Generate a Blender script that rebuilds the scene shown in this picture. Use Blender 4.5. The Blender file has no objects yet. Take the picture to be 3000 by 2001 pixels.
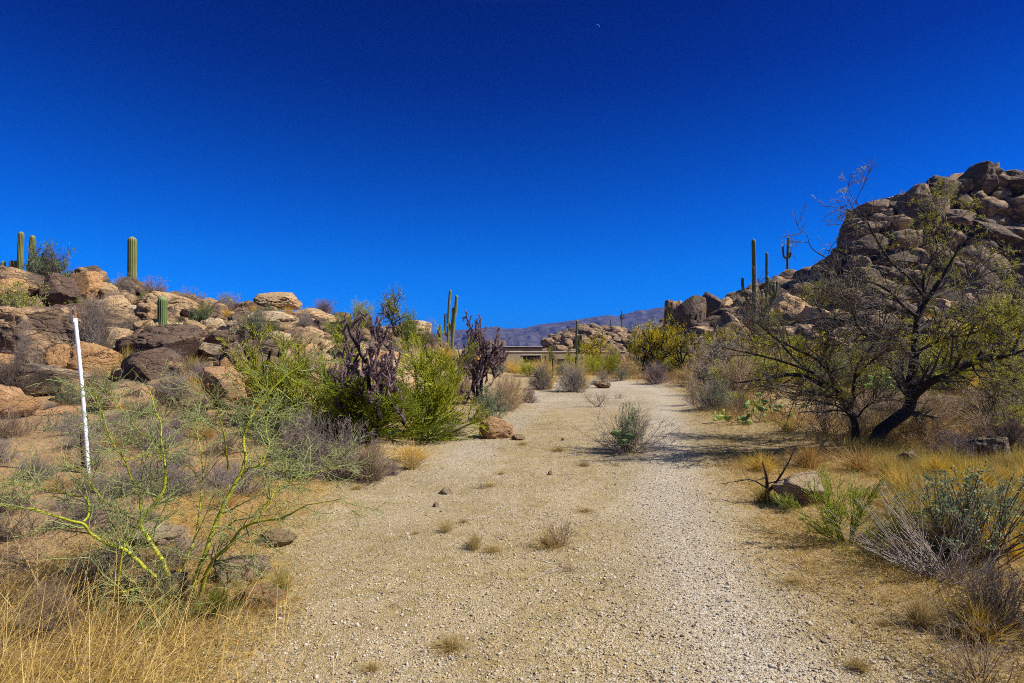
import bpy, bmesh, math, random
import numpy as np
from mathutils import Vector, Matrix

# ------------------------------------------------------------------ camera, sky, sun, exposure
C = bpy.context.scene.collection
scene = bpy.context.scene
F, CX, HOR, EYE = 1666.0, 1500.0, 1020.0, 1.6      # photograph's optics in its own 3000 px frame

cam_d = bpy.data.cameras.new('camera')
cam_d.sensor_width = 36.0
cam_d.lens = 36.0 * F / 3000.0
cam_d.clip_start, cam_d.clip_end = 0.05, 60000.0
cam = bpy.data.objects.new('camera', cam_d)
cam.location = (0, 0, EYE)
cam.rotation_euler = (math.radians(90) + math.atan((HOR - 1000.5) / F), 0, 0)
C.objects.link(cam)
scene.camera = cam

SUN = Vector((0.70, -0.08, 0.70)).normalized()
sun_el = math.asin(SUN.z)
sun_az = math.atan2(SUN.x, SUN.y)
world = bpy.data.worlds.new('World')
scene.world = world
world.use_nodes = True
wn, wl = world.node_tree.nodes, world.node_tree.links
wn.clear()
sky = wn.new('ShaderNodeTexSky')
sky.sky_type = 'NISHITA'
sky.sun_disc = False
sky.sun_elevation = sun_el
sky.sun_rotation = sun_az
sky.altitude = 1000
sky.air_density = 1.0
sky.dust_density = 0.3
sky.ozone_density = 3.0
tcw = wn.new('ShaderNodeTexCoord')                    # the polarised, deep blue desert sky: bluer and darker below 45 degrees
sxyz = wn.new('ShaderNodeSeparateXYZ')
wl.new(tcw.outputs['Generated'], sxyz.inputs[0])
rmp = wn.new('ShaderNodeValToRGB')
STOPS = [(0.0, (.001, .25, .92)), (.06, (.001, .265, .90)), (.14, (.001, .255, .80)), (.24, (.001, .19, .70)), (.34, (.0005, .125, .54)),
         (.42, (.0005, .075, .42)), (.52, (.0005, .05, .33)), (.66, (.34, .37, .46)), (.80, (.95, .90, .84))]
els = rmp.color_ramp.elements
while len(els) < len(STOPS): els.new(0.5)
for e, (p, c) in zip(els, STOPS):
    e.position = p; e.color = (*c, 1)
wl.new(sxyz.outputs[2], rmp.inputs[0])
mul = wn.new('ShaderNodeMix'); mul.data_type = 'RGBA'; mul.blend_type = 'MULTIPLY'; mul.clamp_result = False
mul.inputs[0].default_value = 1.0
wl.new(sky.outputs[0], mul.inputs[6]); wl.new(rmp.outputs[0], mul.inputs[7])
bg = wn.new('ShaderNodeBackground')
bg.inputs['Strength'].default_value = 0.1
wo = wn.new('ShaderNodeOutputWorld')
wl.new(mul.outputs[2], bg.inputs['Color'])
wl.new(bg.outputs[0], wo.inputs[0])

sun_d = bpy.data.lights.new('sun', 'SUN')
sun_d.energy = 4.6
sun_d.angle = math.radians(0.5)
sun_d.color = (1.0, 0.955, 0.88)
sun_o = bpy.data.objects.new('sun', sun_d)
sun_o.rotation_euler = SUN.to_track_quat('Z', 'Y').to_euler()
sun_o.location = (30, 0, 60)
C.objects.link(sun_o)

vs = scene.view_settings
vs.view_transform = 'Standard'
vs.look = 'None'
vs.gamma = 1.0
vs.use_curve_mapping = False
vs.exposure = 0.75
scene.cycles.max_bounces = 5
scene.cycles.diffuse_bounces = 3
scene.cycles.glossy_bounces = 2
scene.cycles.transmission_bounces = 3
scene.cycles.transparent_max_bounces = 8
scene.cycles.volume_bounces = 0
scene.cycles.use_denoising = False
scene.cycles.filter_width = 1.0
scene.cycles.use_adaptive_sampling = False

# ------------------------------------------------------------------ helpers
RNG = np.random.default_rng(11)
rnd = random.Random(5)

def hash3(i, j, k):
    n = (i.astype(np.int64) * 374761393 + j.astype(np.int64) * 668265263 + k.astype(np.int64) * 1274126177) & 0x7fffffff
    n = ((n ^ (n >> 13)) * 1274126177) & 0x7fffffff
    return ((n ^ (n >> 16)) & 0xffff) / 65535.0

def vnoise(p, seed=0):                                # value noise, -1..1, p (...,3)
    p = np.asarray(p, float) + seed * 17.37
    i = np.floor(p).astype(np.int64)
    f = p - i
    u = f * f * (3 - 2 * f)
    x, y, z = i[..., 0], i[..., 1], i[..., 2]
    r = 0
    for a in (0, 1):
        wa = u[..., 0] if a else 1 - u[..., 0]
        for b in (0, 1):
            wb = u[..., 1] if b else 1 - u[..., 1]
            for c in (0, 1):
                wc = u[..., 2] if c else 1 - u[..., 2]
                r = r + wa * wb * wc * hash3(x + a, y + b, z + c)
    return r * 2 - 1

def fbm(p, oct=4, seed=0):
    p = np.asarray(p, float)
    s, a, t = 0, 1.0, 0
    for o in range(oct):
        s = s + a * vnoise(p * (2.0 ** o), seed + o * 3)
        t += a
        a *= 0.5
    return s / t

def n2(x, y, sc, seed=0, oct=3):
    x, y = np.broadcast_arrays(np.asarray(x, float), np.asarray(y, float))
    return fbm(np.stack([x * sc, y * sc, np.zeros_like(x)], -1), oct, seed)

def sstep(a, b, x):
    t = np.clip((np.asarray(x, float) - a) / (b - a), 0, 1)
    return t * t * (3 - 2 * t)

def W(px, py, Y):
    return Vector(((px - CX) / F * Y, Y, EYE + (HOR - py) / F * Y))

# ---- terrain height
PY_ = [0, 2.7, 3.9, 6.2, 9.9, 14, 20, 25, 27.5, 28.5]
PL_ = [-1.2, -1.35, -1.65, -2.1, -1.9, -1.1, 0.5, 1.2, 2.6, 4.2]
PR_ = [1.9, 1.96, 2.05, 2.45, 3.4, 4.5, 6.0, 6.6, 5.6, 4.3]
def path_edges(y):
    return np.interp(y, PY_, PL_), np.interp(y, PY_, PR_)

RX_ = [10, 17.5, 19.2, 20.5, 26, 32, 37, 43.6, 45.8, 49, 53, 59, 70, 95, 140]
RZ_ = [0, 0.3, 3.2, 5.8, 7.8, 9.3, 10.6, 12.2, 16.4, 17.4, 18.6, 20.0, 21, 20, 8]

def height(x, y):
    x = np.asarray(x, float); y = np.asarray(y, float)
    x, y = np.broadcast_arrays(x, y)
    z = np.zeros_like(x)
    # left rocky ridge
    yf = np.interp(x, [-30, -8, -5, -2.5, 0], [10.5, 11, 15, 24, 30])
    yr = np.interp(x, [-30, -10, -3, 0], [26, 27, 36, 44])
    zr = np.interp(x, [-60, -21, -18, -12, -9, -5, -3, -1, 0.5], [5.5, 4.45, 3.95, 3.0, 2.55, 1.9, 1.2, 0.3, 0])
    u = np.clip((y - yf) / (yr - yf), 0, 1)
    back = 1 - sstep(45, 80, y)
    z = z + zr * (0.7 * u + 0.3 * sstep(0, 1, u)) * back
    # gentle rise at the foot on the left
    z = z + 0.22 * sstep(-2.5, -7, x) * sstep(4, 10, y) * back
    # right rocky hill
    xe = x * 72.0 / np.clip(y, 45, 110)                 # the hill's flank runs away from the drive
    zb = np.interp(xe, RX_, RZ_)
    zlow = np.minimum(zb, np.interp(xe, [10, 43, 60, 100], [0, 12.4, 13.5, 14]))
    zlow = np.minimum(zlow, zb)
    u2 = np.clip((y - 34) / (72 - 34), 0, 1)
    low = zlow * (0.25 * u2 + 0.75 * u2 ** 1.5)
    cliff = (zb - np.minimum(zlow, 12.5)) * sstep(59, 65, y) * sstep(43.2, 45.2, xe)
    cliff = np.maximum(cliff, 0) + np.where(xe > 43.2, (np.minimum(zlow, 12.5) - low) * sstep(57, 64, y), 0)
    zz = np.where(xe > 43.2, low + cliff, low)
    z = z + np.maximum(zz, 0) * (1 - sstep(95, 150, y)) * (1 - sstep(110, 180, x))
    # beyond the crest of the drive the land drops toward the house
    z = z - 2.3 * sstep(30, 75, y) * (1 - sstep(8, 26, x) * (1 - sstep(80, 120, y))) * sstep(-12, -3, x)
    # middle boulder hill
    mh = np.interp((x - 0) / 1.0, [3, 6, 9, 12, 17, 24, 30, 37], [0, 2.2, 5.4, 6.9, 7.5, 6.8, 4.8, 0])
    z = z + mh * sstep(98, 128, y) * (1 - sstep(150, 220, y))
    # far plain
    z = np.where(y > 400, z * 0 - 3.0, z)
    # micro relief
    near = 1 - sstep(60, 200, np.hypot(x, y))
    L, R = path_edges(y)
    onp = sstep(-0.4, 0.4, x - L) * sstep(-0.4, 0.4, R - x) * (1 - sstep(27, 29, y))
    z = z + near * (0.10 * n2(x, y, 0.35, 3) + 0.035 * n2(x, y, 1.7, 5)) * (1 - 0.8 * onp)
    z = z + near * 0.012 * n2(x, y, 5.0, 9) 
    z = z - 0.035 * onp
    return z

def hz(x, y):
    return float(height(np.array([x]), np.array([y]))[0])

def gp(px, py, ymax=120.0, y0=2.0):
    """first point of the ground seen at this pixel of the photograph"""
    ys = np.concatenate([np.arange(y0, 30, 0.04), np.arange(30, ymax, 0.2)])
    xs = (px - CX) / F * ys
    zs = EYE + (HOR - py) / F * ys
    g = height(xs, ys)
    hit = np.nonzero(zs <= g)[0]
    if len(hit) == 0:
        i = int(np.argmin(zs - g))
    else:
        i = int(hit[0])
    return Vector((float(xs[i]), float(ys[i]), float(g[i])))

def tag(o, label=None, cat=None, group=None, kind=None):
    if label: o['label'] = label
    if cat: o['category'] = cat
    if group: o['group'] = group
    if kind: o['kind'] = kind
    return o

def thing(name, label, cat, loc=(0, 0, 0), group=None):
    o = bpy.data.objects.new(name, None)
    o.empty_display_size = 0.1
    o.location = loc
    C.objects.link(o)
    return tag(o, label, cat, group)

def dup(root, loc, rotz, scale, label, group=None, color=None):
    r = root.copy(); C.objects.link(r)
    r.location = loc; r.rotation_euler = (0, 0, rotz); r.scale = scale
    tag(r, label, None, group)
    if color is not None: r.color = color
    for ch in list(root.children):
        c = ch.copy(); C.objects.link(c); c.parent = r
        if color is not None: c.color = color
    return r

class MB:
    """collects tubes, leaves and shells and links them as one mesh object"""
    def __init__(s): s.v, s.q, s.t, s.a, s.n = [], [], [], [], 0
    def add(s, v, q=None, t=None, a=0.5):
        v = np.asarray(v, float).reshape(-1, 3)
        if q is not None and len(q): s.q.append(np.asarray(q, np.int64) + s.n)
        if t is not None and len(t): s.t.append(np.asarray(t, np.int64) + s.n)
        s.v.append(v)
        s.a.append(np.broadcast_to(np.asarray(a, float), (len(v),)))
        s.n += len(v)
    def tubes(s, P, R, sides=3, a=0.5, cap=False):
        P = np.asarray(P, float); R = np.asarray(R, float)
        K, n, _ = P.shape
        T = np.empty_like(P)
        T[:, 1:-1] = P[:, 2:] - P[:, :-2]; T[:, 0] = P[:, 1] - P[:, 0]; T[:, -1] = P[:, -1] - P[:, -2]
        T /= np.linalg.norm(T, axis=-1, keepdims=True) + 1e-12
        mean = P[:, -1] - P[:, 0]
        ref = np.where((np.abs(mean[:, 2]) > 0.75 * np.linalg.norm(mean, axis=-1))[:, None], np.array([1.0, 0.13, 0.07]), np.array([0.05, 0.11, 1.0]))
        U = np.cross(T, ref[:, None, :]); U /= np.linalg.norm(U, axis=-1, keepdims=True) + 1e-12
        V = np.cross(T, U)
        ang = np.arange(sides) * 2 * math.pi / sides
        ring = P[:, :, None, :] + R[:, :, None, None] * (np.cos(ang)[None, None, :, None] * U[:, :, None, :] + np.sin(ang)[None, None, :, None] * V[:, :, None, :])
        base = (np.arange(K) * n * sides)[:, None, None]
        i = np.arange(n - 1)[None, :, None] * sides
        j = np.arange(sides)[None, None, :]
        j2 = (j + 1) % sides
        q = np.stack([base + i + j, base + i + j2, base + i + sides + j2, base + i + sides + j], -1).reshape(-1, 4)
        a = np.asarray(a, float)
        if a.ndim == 1: a = np.repeat(a, n * sides)
        elif a.ndim == 2: a = np.repeat(a.reshape(-1), sides)
        s.add(ring.reshape(-1, 3), q, None, a)
    def leaves(s, pos, d, ln, wd, a=0.5, fold=0.25, rng=RNG):
        pos = np.asarray(pos, float); K = len(pos)
        d = d / (np.linalg.norm(d, axis=-1, keepdims=True) + 1e-9)
        r = rng.normal(size=(K, 3))
        sd = np.cross(d, r); sd /= np.linalg.norm(sd, axis=-1, keepdims=True) + 1e-9
        nn = np.cross(d, sd)
        ln = np.broadcast_to(ln, (K,))[:, None]; wd = np.broadcast_to(wd, (K,))[:, None]
        v = np.stack([pos, pos + d * ln * .5 + sd * wd * .5 + nn * wd * fold, pos + d * ln, pos + d * ln * .5 - sd * wd * .5 + nn * wd * fold], 1)
        q = (np.arange(K) * 4)[:, None] + np.arange(4)[None, :]
        s.add(v.reshape(-1, 3), q, None, np.repeat(np.broadcast_to(a, (K,)), 4))
    def blades(s, base, tipdir, ln, wd, bend, a, nseg=3, rng=RNG):
        K = len(base)
        t = np.linspace(0, 1, nseg + 1)
        d = tipdir / np.linalg.norm(tipdir, axis=-1, keepdims=True)
        hor = rng.normal(size=(K, 3)); hor[:, 2] = 0; hor /= np.linalg.norm(hor, axis=-1, keepdims=True)
        side = np.cross(d, hor + 0.01); side /= np.linalg.norm(side, axis=-1, keepdims=True)
        bd = hor * 0.6 + d * np.array([1, 1, 0]); bd[:, 2] -= 0.55
        ln = np.broadcast_to(ln, (K,)); wd = np.broadcast_to(wd, (K,)); bend = np.broadcast_to(bend, (K,))
        cen = base[:, None] + d[:, None] * (ln[:, None] * t)[..., None] + bd[:, None] * ((bend * ln)[:, None] * t ** 2)[..., None]
        w = wd[:, None] * (1 - 0.85 * t)[None]
        v = np.stack([cen - side[:, None] * w[..., None] * .5, cen + side[:, None] * w[..., None] * .5], 2)
        b0 = (np.arange(K) * (nseg + 1) * 2)[:, None]
        k = np.arange(nseg)[None] * 2
        q = np.stack([b0 + k, b0 + k + 1, b0 + k + 3, b0 + k + 2], -1).reshape(-1, 4)
        s.add(v.reshape(-1, 3), q, None, np.repeat(np.broadcast_to(a, (K,)), (nseg + 1) * 2))
    def mesh(s, name, mat, smooth=True):
        me = bpy.data.meshes.new(name)
        v = np.concatenate(s.v) if s.v else np.zeros((0, 3))
        q = np.concatenate(s.q) if s.q else np.zeros((0, 4), np.int64)
        t = np.concatenate(s.t) if s.t else np.zeros((0, 3), np.int64)
        me.vertices.add(len(v)); me.vertices.foreach_set('co', v.astype(np.float32).ravel())
        nl = len(q) * 4 + len(t) * 3
        me.loops.add(nl)
        me.loops.foreach_set('vertex_index', np.concatenate([q.ravel(), t.ravel()]).astype(np.int32))
        me.polygons.add(len(q) + len(t))
        st = np.concatenate([np.arange(len(q)) * 4, len(q) * 4 + np.arange(len(t)) * 3]).astype(np.int32)
        me.polygons.foreach_set('loop_start', st)
        me.update(calc_edges=True)
        me.polygons.foreach_set('use_smooth', np.full(len(q) + len(t), smooth))
        at = me.attributes.new('tint', 'FLOAT', 'POINT')
        at.data.foreach_set('value', np.concatenate(s.a).astype(np.float32))
        me.materials.append(mat)
        me.validate()
        return me
    def build(s, name, mat, parent=None, smooth=True, loc=None):
        o = bpy.data.objects.new(name, s.mesh(name, mat, smooth))
        C.objects.link(o)
        if parent is not None: o.parent = parent
        if loc is not None: o.location = loc
        return o

def smooth_path(pts, n):
    """Catmull-Rom through points (m,3), resampled to n points"""
    p = np.asarray(pts, float)
    p = np.vstack([2 * p[0] - p[1], p, 2 * p[-1] - p[-2]])
    m = len(p) - 3
    t = np.linspace(0, m - 1e-6, n)
    i = t.astype(int); f = (t - i)[:, None]
    a, b, c, d = p[i], p[i + 1], p[i + 2], p[i + 3]
    return 0.5 * (2 * b + (c - a) * f + (2 * a - 5 * b + 4 * c - d) * f ** 2 + (3 * b - a - 3 * c + d) * f ** 3)

def spawn(P, R, per, rng, tr=(.15, 1), ln=(.2, .4), ang=(25, 60), up=0.05, wig=.12, npts=4, rr=.6, rmin=.0012, taper=.5):
    K, n, _ = P.shape
    idx = np.repeat(np.arange(K), per); M = len(idx)
    t = rng.uniform(tr[0], tr[1], M)
    f = np.clip(t * (n - 1), 0, n - 1.001); i = f.astype(int); f = f - i
    p0, p1 = P[idx, i], P[idx, i + 1]
    pos = p0 + (p1 - p0) * f[:, None]
    rad = R[idx, i] + (R[idx, i + 1] - R[idx, i]) * f
    tan = p1 - p0; tan /= np.linalg.norm(tan, axis=-1, keepdims=True) + 1e-9
    pr = np.cross(tan, rng.normal(size=(M, 3))); pr /= np.linalg.norm(pr, axis=-1, keepdims=True) + 1e-9
    a = np.radians(rng.uniform(ang[0], ang[1], M))[:, None]
    d = np.cos(a) * tan + np.sin(a) * pr
    L = rng.uniform(ln[0], ln[1], M) * (1 - taper * t)
    Q = np.empty((M, npts, 3)); Q[:, 0] = pos
    st = (L / (npts - 1))[:, None]
    for k in range(1, npts):
        d = d + rng.normal(size=(M, 3)) * wig; d[:, 2] += up
        d /= np.linalg.norm(d, axis=-1, keepdims=True)
        Q[:, k] = Q[:, k - 1] + d * st
    r0 = np.maximum(rad * rr, rmin)
    S = r0[:, None] + (np.maximum(rmin, r0 * 0.35) - r0)[:, None] * np.linspace(0, 1, npts)[None]
    return Q, S

# ------------------------------------------------------------------ materials
def nodemat(name):
    m = bpy.data.materials.new(name); m.use_nodes = True
    nt = m.node_tree; nt.nodes.clear()
    out = nt.nodes.new('ShaderNodeOutputMaterial')
    b = nt.nodes.new('ShaderNodeBsdfPrincipled')
    nt.links.new(b.outputs[0], out.inputs[0])
    b.inputs['Specular IOR Level'].default_value = 0.25
    return m, nt, b, out

def N(nt, typ, **kw):
    n = nt.nodes.new(typ)
    for k, v in kw.items():
        if k in n.inputs: n.inputs[k].default_value = v
        else: setattr(n, k, v)
    return n

def mix(nt, fac, a, b, blend='MIX'):
    m = nt.nodes.new('ShaderNodeMix'); m.data_type = 'RGBA'; m.blend_type = blend
    for sock, val in ((m.inputs[0], fac), (m.inputs[6], a), (m.inputs[7], b)):
        if hasattr(val, 'is_linked'): nt.links.new(val, sock)
        elif isinstance(val, (int, float)): sock.default_value = val
        else: sock.default_value = (*val[:3], 1)
    return m.outputs[2]

def ramp(nt, src, stops):
    r = nt.nodes.new('ShaderNodeValToRGB')
    el = r.color_ramp.elements
    while len(el) < len(stops): el.new(0.5)
    for e, (p, c) in zip(el, stops):
        e.position = p
        e.color = (c, c, c, 1) if isinstance(c, (int, float)) else (*c, 1)
    nt.links.new(src, r.inputs[0])
    return r.outputs[0]

def math_n(nt, op, a, b=None, clamp=False):
    m = nt.nodes.new('ShaderNodeMath'); m.operation = op; m.use_clamp = clamp
    for s, v in ((m.inputs[0], a), (m.inputs[1], b)):
        if v is None: continue
        if hasattr(v, 'is_linked'): nt.links.new(v, s)
        else: s.default_value = v
    return m.outputs[0]

def attr(nt, name):
    a = nt.nodes.new('ShaderNodeAttribute'); a.attribute_name = name
    return a

def plant_mat(name, ca, cb, rough=.7, trans=0.0, noise=0.0, nsc=30.0):
    """colour runs from ca to cb with the mesh's own tint; the object's colour tints the whole plant"""
    m, nt, b, out = nodemat(name)
    t = attr(nt, 'tint').outputs['Fac']
    c = mix(nt, t, ca, cb)
    if noise:
        tc = N(nt, 'ShaderNodeTexCoord')
        nz = N(nt, 'ShaderNodeTexNoise', Scale=nsc, Detail=3.0)
        nt.links.new(tc.outputs['Object'], nz.inputs['Vector'])
        k = ramp(nt, nz.outputs[0], [(.3, 1 - noise), (.7, 1 + noise * .3)])
        c = mix(nt, 1.0, c, k, 'MULTIPLY')
    oi = N(nt, 'ShaderNodeObjectInfo')
    c = mix(nt, 1.0, c, oi.outputs['Color'], 'MULTIPLY')
    nt.links.new(c, b.inputs['Base Color'])
    b.inputs['Roughness'].default_value = rough
    if trans:
        tr = N(nt, 'ShaderNodeBsdfTranslucent'); nt.links.new(c, tr.inputs[0])
        ms = N(nt, 'ShaderNodeMixShader'); ms.inputs[0].default_value = trans
        nt.links.new(b.outputs[0], ms.inputs[1]); nt.links.new(tr.outputs[0], ms.inputs[2])
        nt.links.new(ms.outputs[0], out.inputs[0])
    return m

def rock_mat():
    m, nt, b, out = nodemat('granite')
    tc = N(nt, 'ShaderNodeTexCoord'); oi = N(nt, 'ShaderNodeObjectInfo')
    off = N(nt, 'ShaderNodeVectorMath', operation='MULTIPLY_ADD')
    cmb = N(nt, 'ShaderNodeCombineXYZ')
    for i, k in enumerate((37.0, 91.0, 53.0)):
        nt.links.new(math_n(nt, 'MULTIPLY', oi.outputs['Random'], k), cmb.inputs[i])
    nt.links.new(tc.outputs['Object'], off.inputs[0]); off.inputs[1].default_value = (1, 1, 1)
    nt.links.new(cmb.outputs[0], off.inputs[2])
    p = off.outputs[0]
    def noise(sc, det=5.0, rough=.6, dist=0.0, v=p):
        n = N(nt, 'ShaderNodeTexNoise', Scale=sc, Detail=det, Roughness=rough, Distortion=dist)
        nt.links.new(v, n.inputs['Vector']); return n.outputs[0]
    n1 = noise(1.5, 6.0, .62, .6)
    n2_ = noise(5.0, 6.0, .7, .3)
    n3 = noise(26.0, 4.0, .7)
    # fresh stone: tan to orange
    fresh = mix(nt, ramp(nt, n2_, [(.35, 0.0), (.68, 1.0)]), (0.56, 0.42, 0.255), (0.48, 0.30, 0.15))
    fresh = mix(nt, 1.0, fresh, oi.outputs['Color'], 'MULTIPLY')
    # desert varnish: dark brown skin with ragged edge, amount from the object's alpha
    thr = math_n(nt, 'SUBTRACT', 1.0, oi.outputs['Alpha'])
    mixn = math_n(nt, 'ADD', math_n(nt, 'MULTIPLY', n1, .75), math_n(nt, 'MULTIPLY', n2_, .25))
    geo = N(nt, 'ShaderNodeNewGeometry')
    dv = math_n(nt, 'MULTIPLY', math_n(nt, 'SUBTRACT', mixn, math_n(nt, 'MULTIPLY_ADD', thr, .42)), 9.0, True)
    # MULTIPLY_ADD third input
    for nn in nt.nodes:
        if nn.type == 'MATH' and nn.operation == 'MULTIPLY_ADD': nn.inputs[2].default_value = .28
    varn = mix(nt, ramp(nt, n3, [(.3, 0.0), (.75, 1.0)]), (0.075, 0.056, 0.044), (0.20, 0.145, 0.108))
    varn = mix(nt, .75, varn, mix(nt, 1.0, varn, oi.outputs['Color'], 'MULTIPLY'))
    c = mix(nt, math_n(nt, 'MULTIPLY', dv, .93), fresh, varn)
    sp = ramp(nt, n3, [(.3, .72), (.72, 1.12)])
    c = mix(nt, 1.0, c, sp, 'MULTIPLY')
    # cracks
    mp = N(nt, 'ShaderNodeMapping'); mp.inputs['Scale'].default_value = (.8, .8, 2.4)
    nt.links.new(p, mp.inputs[0])
    dist = N(nt, 'ShaderNodeTexNoise', Scale=2.2, Detail=4.0)
    nt.links.new(p, dist.inputs['Vector'])
    addv = N(nt, 'ShaderNodeVectorMath', operation='MULTIPLY_ADD')
    nt.links.new(dist.outputs[1], addv.inputs[0]); addv.inputs[1].default_value = (.7, .7, .7); nt.links.new(mp.outputs[0], addv.inputs[2])
    vo = N(nt, 'ShaderNodeTexVoronoi', feature='DISTANCE_TO_EDGE', Scale=1.15)
    nt.links.new(addv.outputs[0], vo.inputs['Vector'])
    crack = ramp(nt, vo.outputs[0], [(0.0, 0.0), (.035, 1.0)])
    c = mix(nt, 1.0, c, ramp(nt, vo.outputs[0], [(0.0, .35), (.022, 1.0)]), 'MULTIPLY')
    nt.links.new(c, b.inputs['Base Color'])
    b.inputs['Roughness'].default_value = .85
    strat = N(nt, 'ShaderNodeTexNoise', Scale=1.6, Detail=5.0, Roughness=.65)
    mp2 = N(nt, 'ShaderNodeMapping'); mp2.inputs['Scale'].default_value = (.7, .7, 2.6); mp2.inputs['Rotation'].default_value = (.25, .15, 0)
    nt.links.new(p, mp2.inputs[0]); nt.links.new(mp2.outputs[0], strat.inputs['Vector'])
    h = math_n(nt, 'ADD', math_n(nt, 'MULTIPLY', crack, .22), math_n(nt, 'MULTIPLY', n2_, .5))
    h = math_n(nt, 'ADD', h, math_n(nt, 'MULTIPLY', n3, .22))
    h = math_n(nt, 'ADD', h, math_n(nt, 'MULTIPLY', strat.outputs[0], .30))
    bp = N(nt, 'ShaderNodeBump', Strength=1.0, Distance=.22)
    nt.links.new(h, bp.inputs['Height']); nt.links.new(bp.outputs[0], b.inputs['Normal'])
    return m

def ground_mat(name='desert_ground'):
    m, nt, b, out = nodemat(name)
    tc = N(nt, 'ShaderNodeNewGeometry')
    P = tc.outputs['Position']
    def noise(sc, det=4.0, rough=.6, dist=0.0):
        n = N(nt, 'ShaderNodeTexNoise', Scale=sc, Detail=det, Roughness=rough, Distortion=dist)
        nt.links.new(P, n.inputs['Vector']); return n.outputs[0]
    nl, nm, nf, nff = noise(.45), noise(2.3, 5.0, .7, .4), noise(14.0, 4.0, .7), noise(70.0, 3.0, .7)
    grav, oran, track = attr(nt, 'gravel').outputs['Fac'], attr(nt, 'orange').outputs['Fac'], attr(nt, 'track').outputs['Fac']
    dirt = mix(nt, ramp(nt, nm, [(.35, 0.0), (.7, 1.0)]), (0.40, 0.285, 0.145), (0.33, 0.245, 0.135))
    dirt = mix(nt, oran, dirt, mix(nt, ramp(nt, nm, [(.35, 0.0), (.65, 1.0)]), (0.43, 0.215, 0.075), (0.37, 0.235, 0.11)))
    litter = math_n(nt, 'MULTIPLY', ramp(nt, nf, [(.45, 0.0), (.62, .85)]), ramp(nt, nm, [(.3, .35), (.6, 1.0)]))
    dirt = mix(nt, litter, dirt, (0.25, 0.185, 0.09))
    rocky = attr(nt, 'rocky').outputs['Fac']
    dirt = mix(nt, rocky, dirt, mix(nt, ramp(nt, nm, [(.4, 0.0), (.6, 1.0)]), (0.06, 0.045, 0.03), (0.16, 0.12, 0.07)))
    # gravel: cells of single stones
    v1 = N(nt, 'ShaderNodeTexVoronoi', Scale=105.0, Randomness=1.0); nt.links.new(P, v1.inputs['Vector'])
    sepc = N(nt, 'ShaderNodeSeparateColor'); nt.links.new(v1.outputs['Color'], sepc.inputs[0])
    stone = ramp(nt, sepc.outputs[0], [(0.0, (.15, .125, .095)), (.25, (.28, .215, .14)), (.5, (.40, .31, .20)), (.72, (.50, .41, .28)), (.9, (.52, .48, .40)), (1.0, (.60, .57, .51))])
    sand = mix(nt, ramp(nt, nff, [(.3, 0.0), (.7, 1.0)]), (0.31, 0.235, 0.125), (0.47, 0.375, 0.235))
    sand = mix(nt, math_n(nt, 'MULTIPLY', track, .7), sand, (0.40, 0.34, 0.25))
    dens = math_n(nt, 'ADD', math_n(nt, 'MULTIPLY', track, .45), math_n(nt, 'ADD', math_n(nt, 'MULTIPLY', nm, .7), .12))
    gmask = math_n(nt, 'MULTIPLY', math_n(nt, 'SUBTRACT', math_n(nt, 'ADD', sepc.outputs[1], dens), .95), 6.0, True)
    gcol = mix(nt, gmask, sand, stone)
    # dry straw litter between the wheel tracks
    lit2 = math_n(nt, 'MULTIPLY', ramp(nt, nm, [(.42, 0.0), (.62, 1.0)]), math_n(nt, 'SUBTRACT', 1.0, track), True)
    gcol = mix(nt, math_n(nt, 'MULTIPLY', lit2, .6), gcol, mix(nt, ramp(nt, nf, [(.4, 0.0), (.6, 1.0)]), (0.36, 0.27, 0.10), (0.20, 0.15, 0.06)))
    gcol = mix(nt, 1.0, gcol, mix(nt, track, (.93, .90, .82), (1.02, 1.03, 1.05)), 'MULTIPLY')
    edge = math_n(nt, 'ADD', grav, math_n(nt, 'MULTIPLY', math_n(nt, 'SUBTRACT', nf, .5), .9), True)
    c = mix(nt, ramp(nt, edge, [(.35, 0.0), (.65, 1.0)]), dirt, gcol)
    c = mix(nt, 1.0, c, ramp(nt, nl, [(.3, .86), (.7, 1.1)]), 'MULTIPLY')
    nt.links.new(c, b.inputs['Base Color'])
    b.inputs['Roughness'].default_value = .95
    b.inputs['Specular IOR Level'].default_value = .1
    h = math_n(nt, 'ADD', math_n(nt, 'MULTIPLY', math_n(nt, 'SUBTRACT', 1.0, v1.outputs['Distance']), .35), math_n(nt, 'MULTIPLY', nff, .3))
    h = math_n(nt, 'ADD', h, math_n(nt, 'MULTIPLY', nf, 1.2))
    bp = N(nt, 'ShaderNodeBump', Strength=.8, Distance=.02)
    nt.links.new(h, bp.inputs['Height']); nt.links.new(bp.outputs[0], b.inputs['Normal'])
    return m

def simple_mat(name, col, rough=.8, sc=6.0, amt=.2, bump=.02):
    m, nt, b, out = nodemat(name)
    tc = N(nt, 'ShaderNodeTexCoord')
    nz = N(nt, 'ShaderNodeTexNoise', Scale=sc, Detail=5.0)
    nt.links.new(tc.outputs['Object'], nz.inputs['Vector'])
    nt.links.new(mix(nt, 1.0, col, ramp(nt, nz.outputs[0], [(.25, 1 - amt), (.75, 1 + amt * .5)]), 'MULTIPLY'), b.inputs['Base Color'])
    b.inputs['Roughness'].default_value = rough
    if bump:
        bp = N(nt, 'ShaderNodeBump', Strength=.5, Distance=bump)
        nt.links.new(nz.outputs[0], bp.inputs['Height']); nt.links.new(bp.outputs[0], b.inputs['Normal'])
    return m

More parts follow.
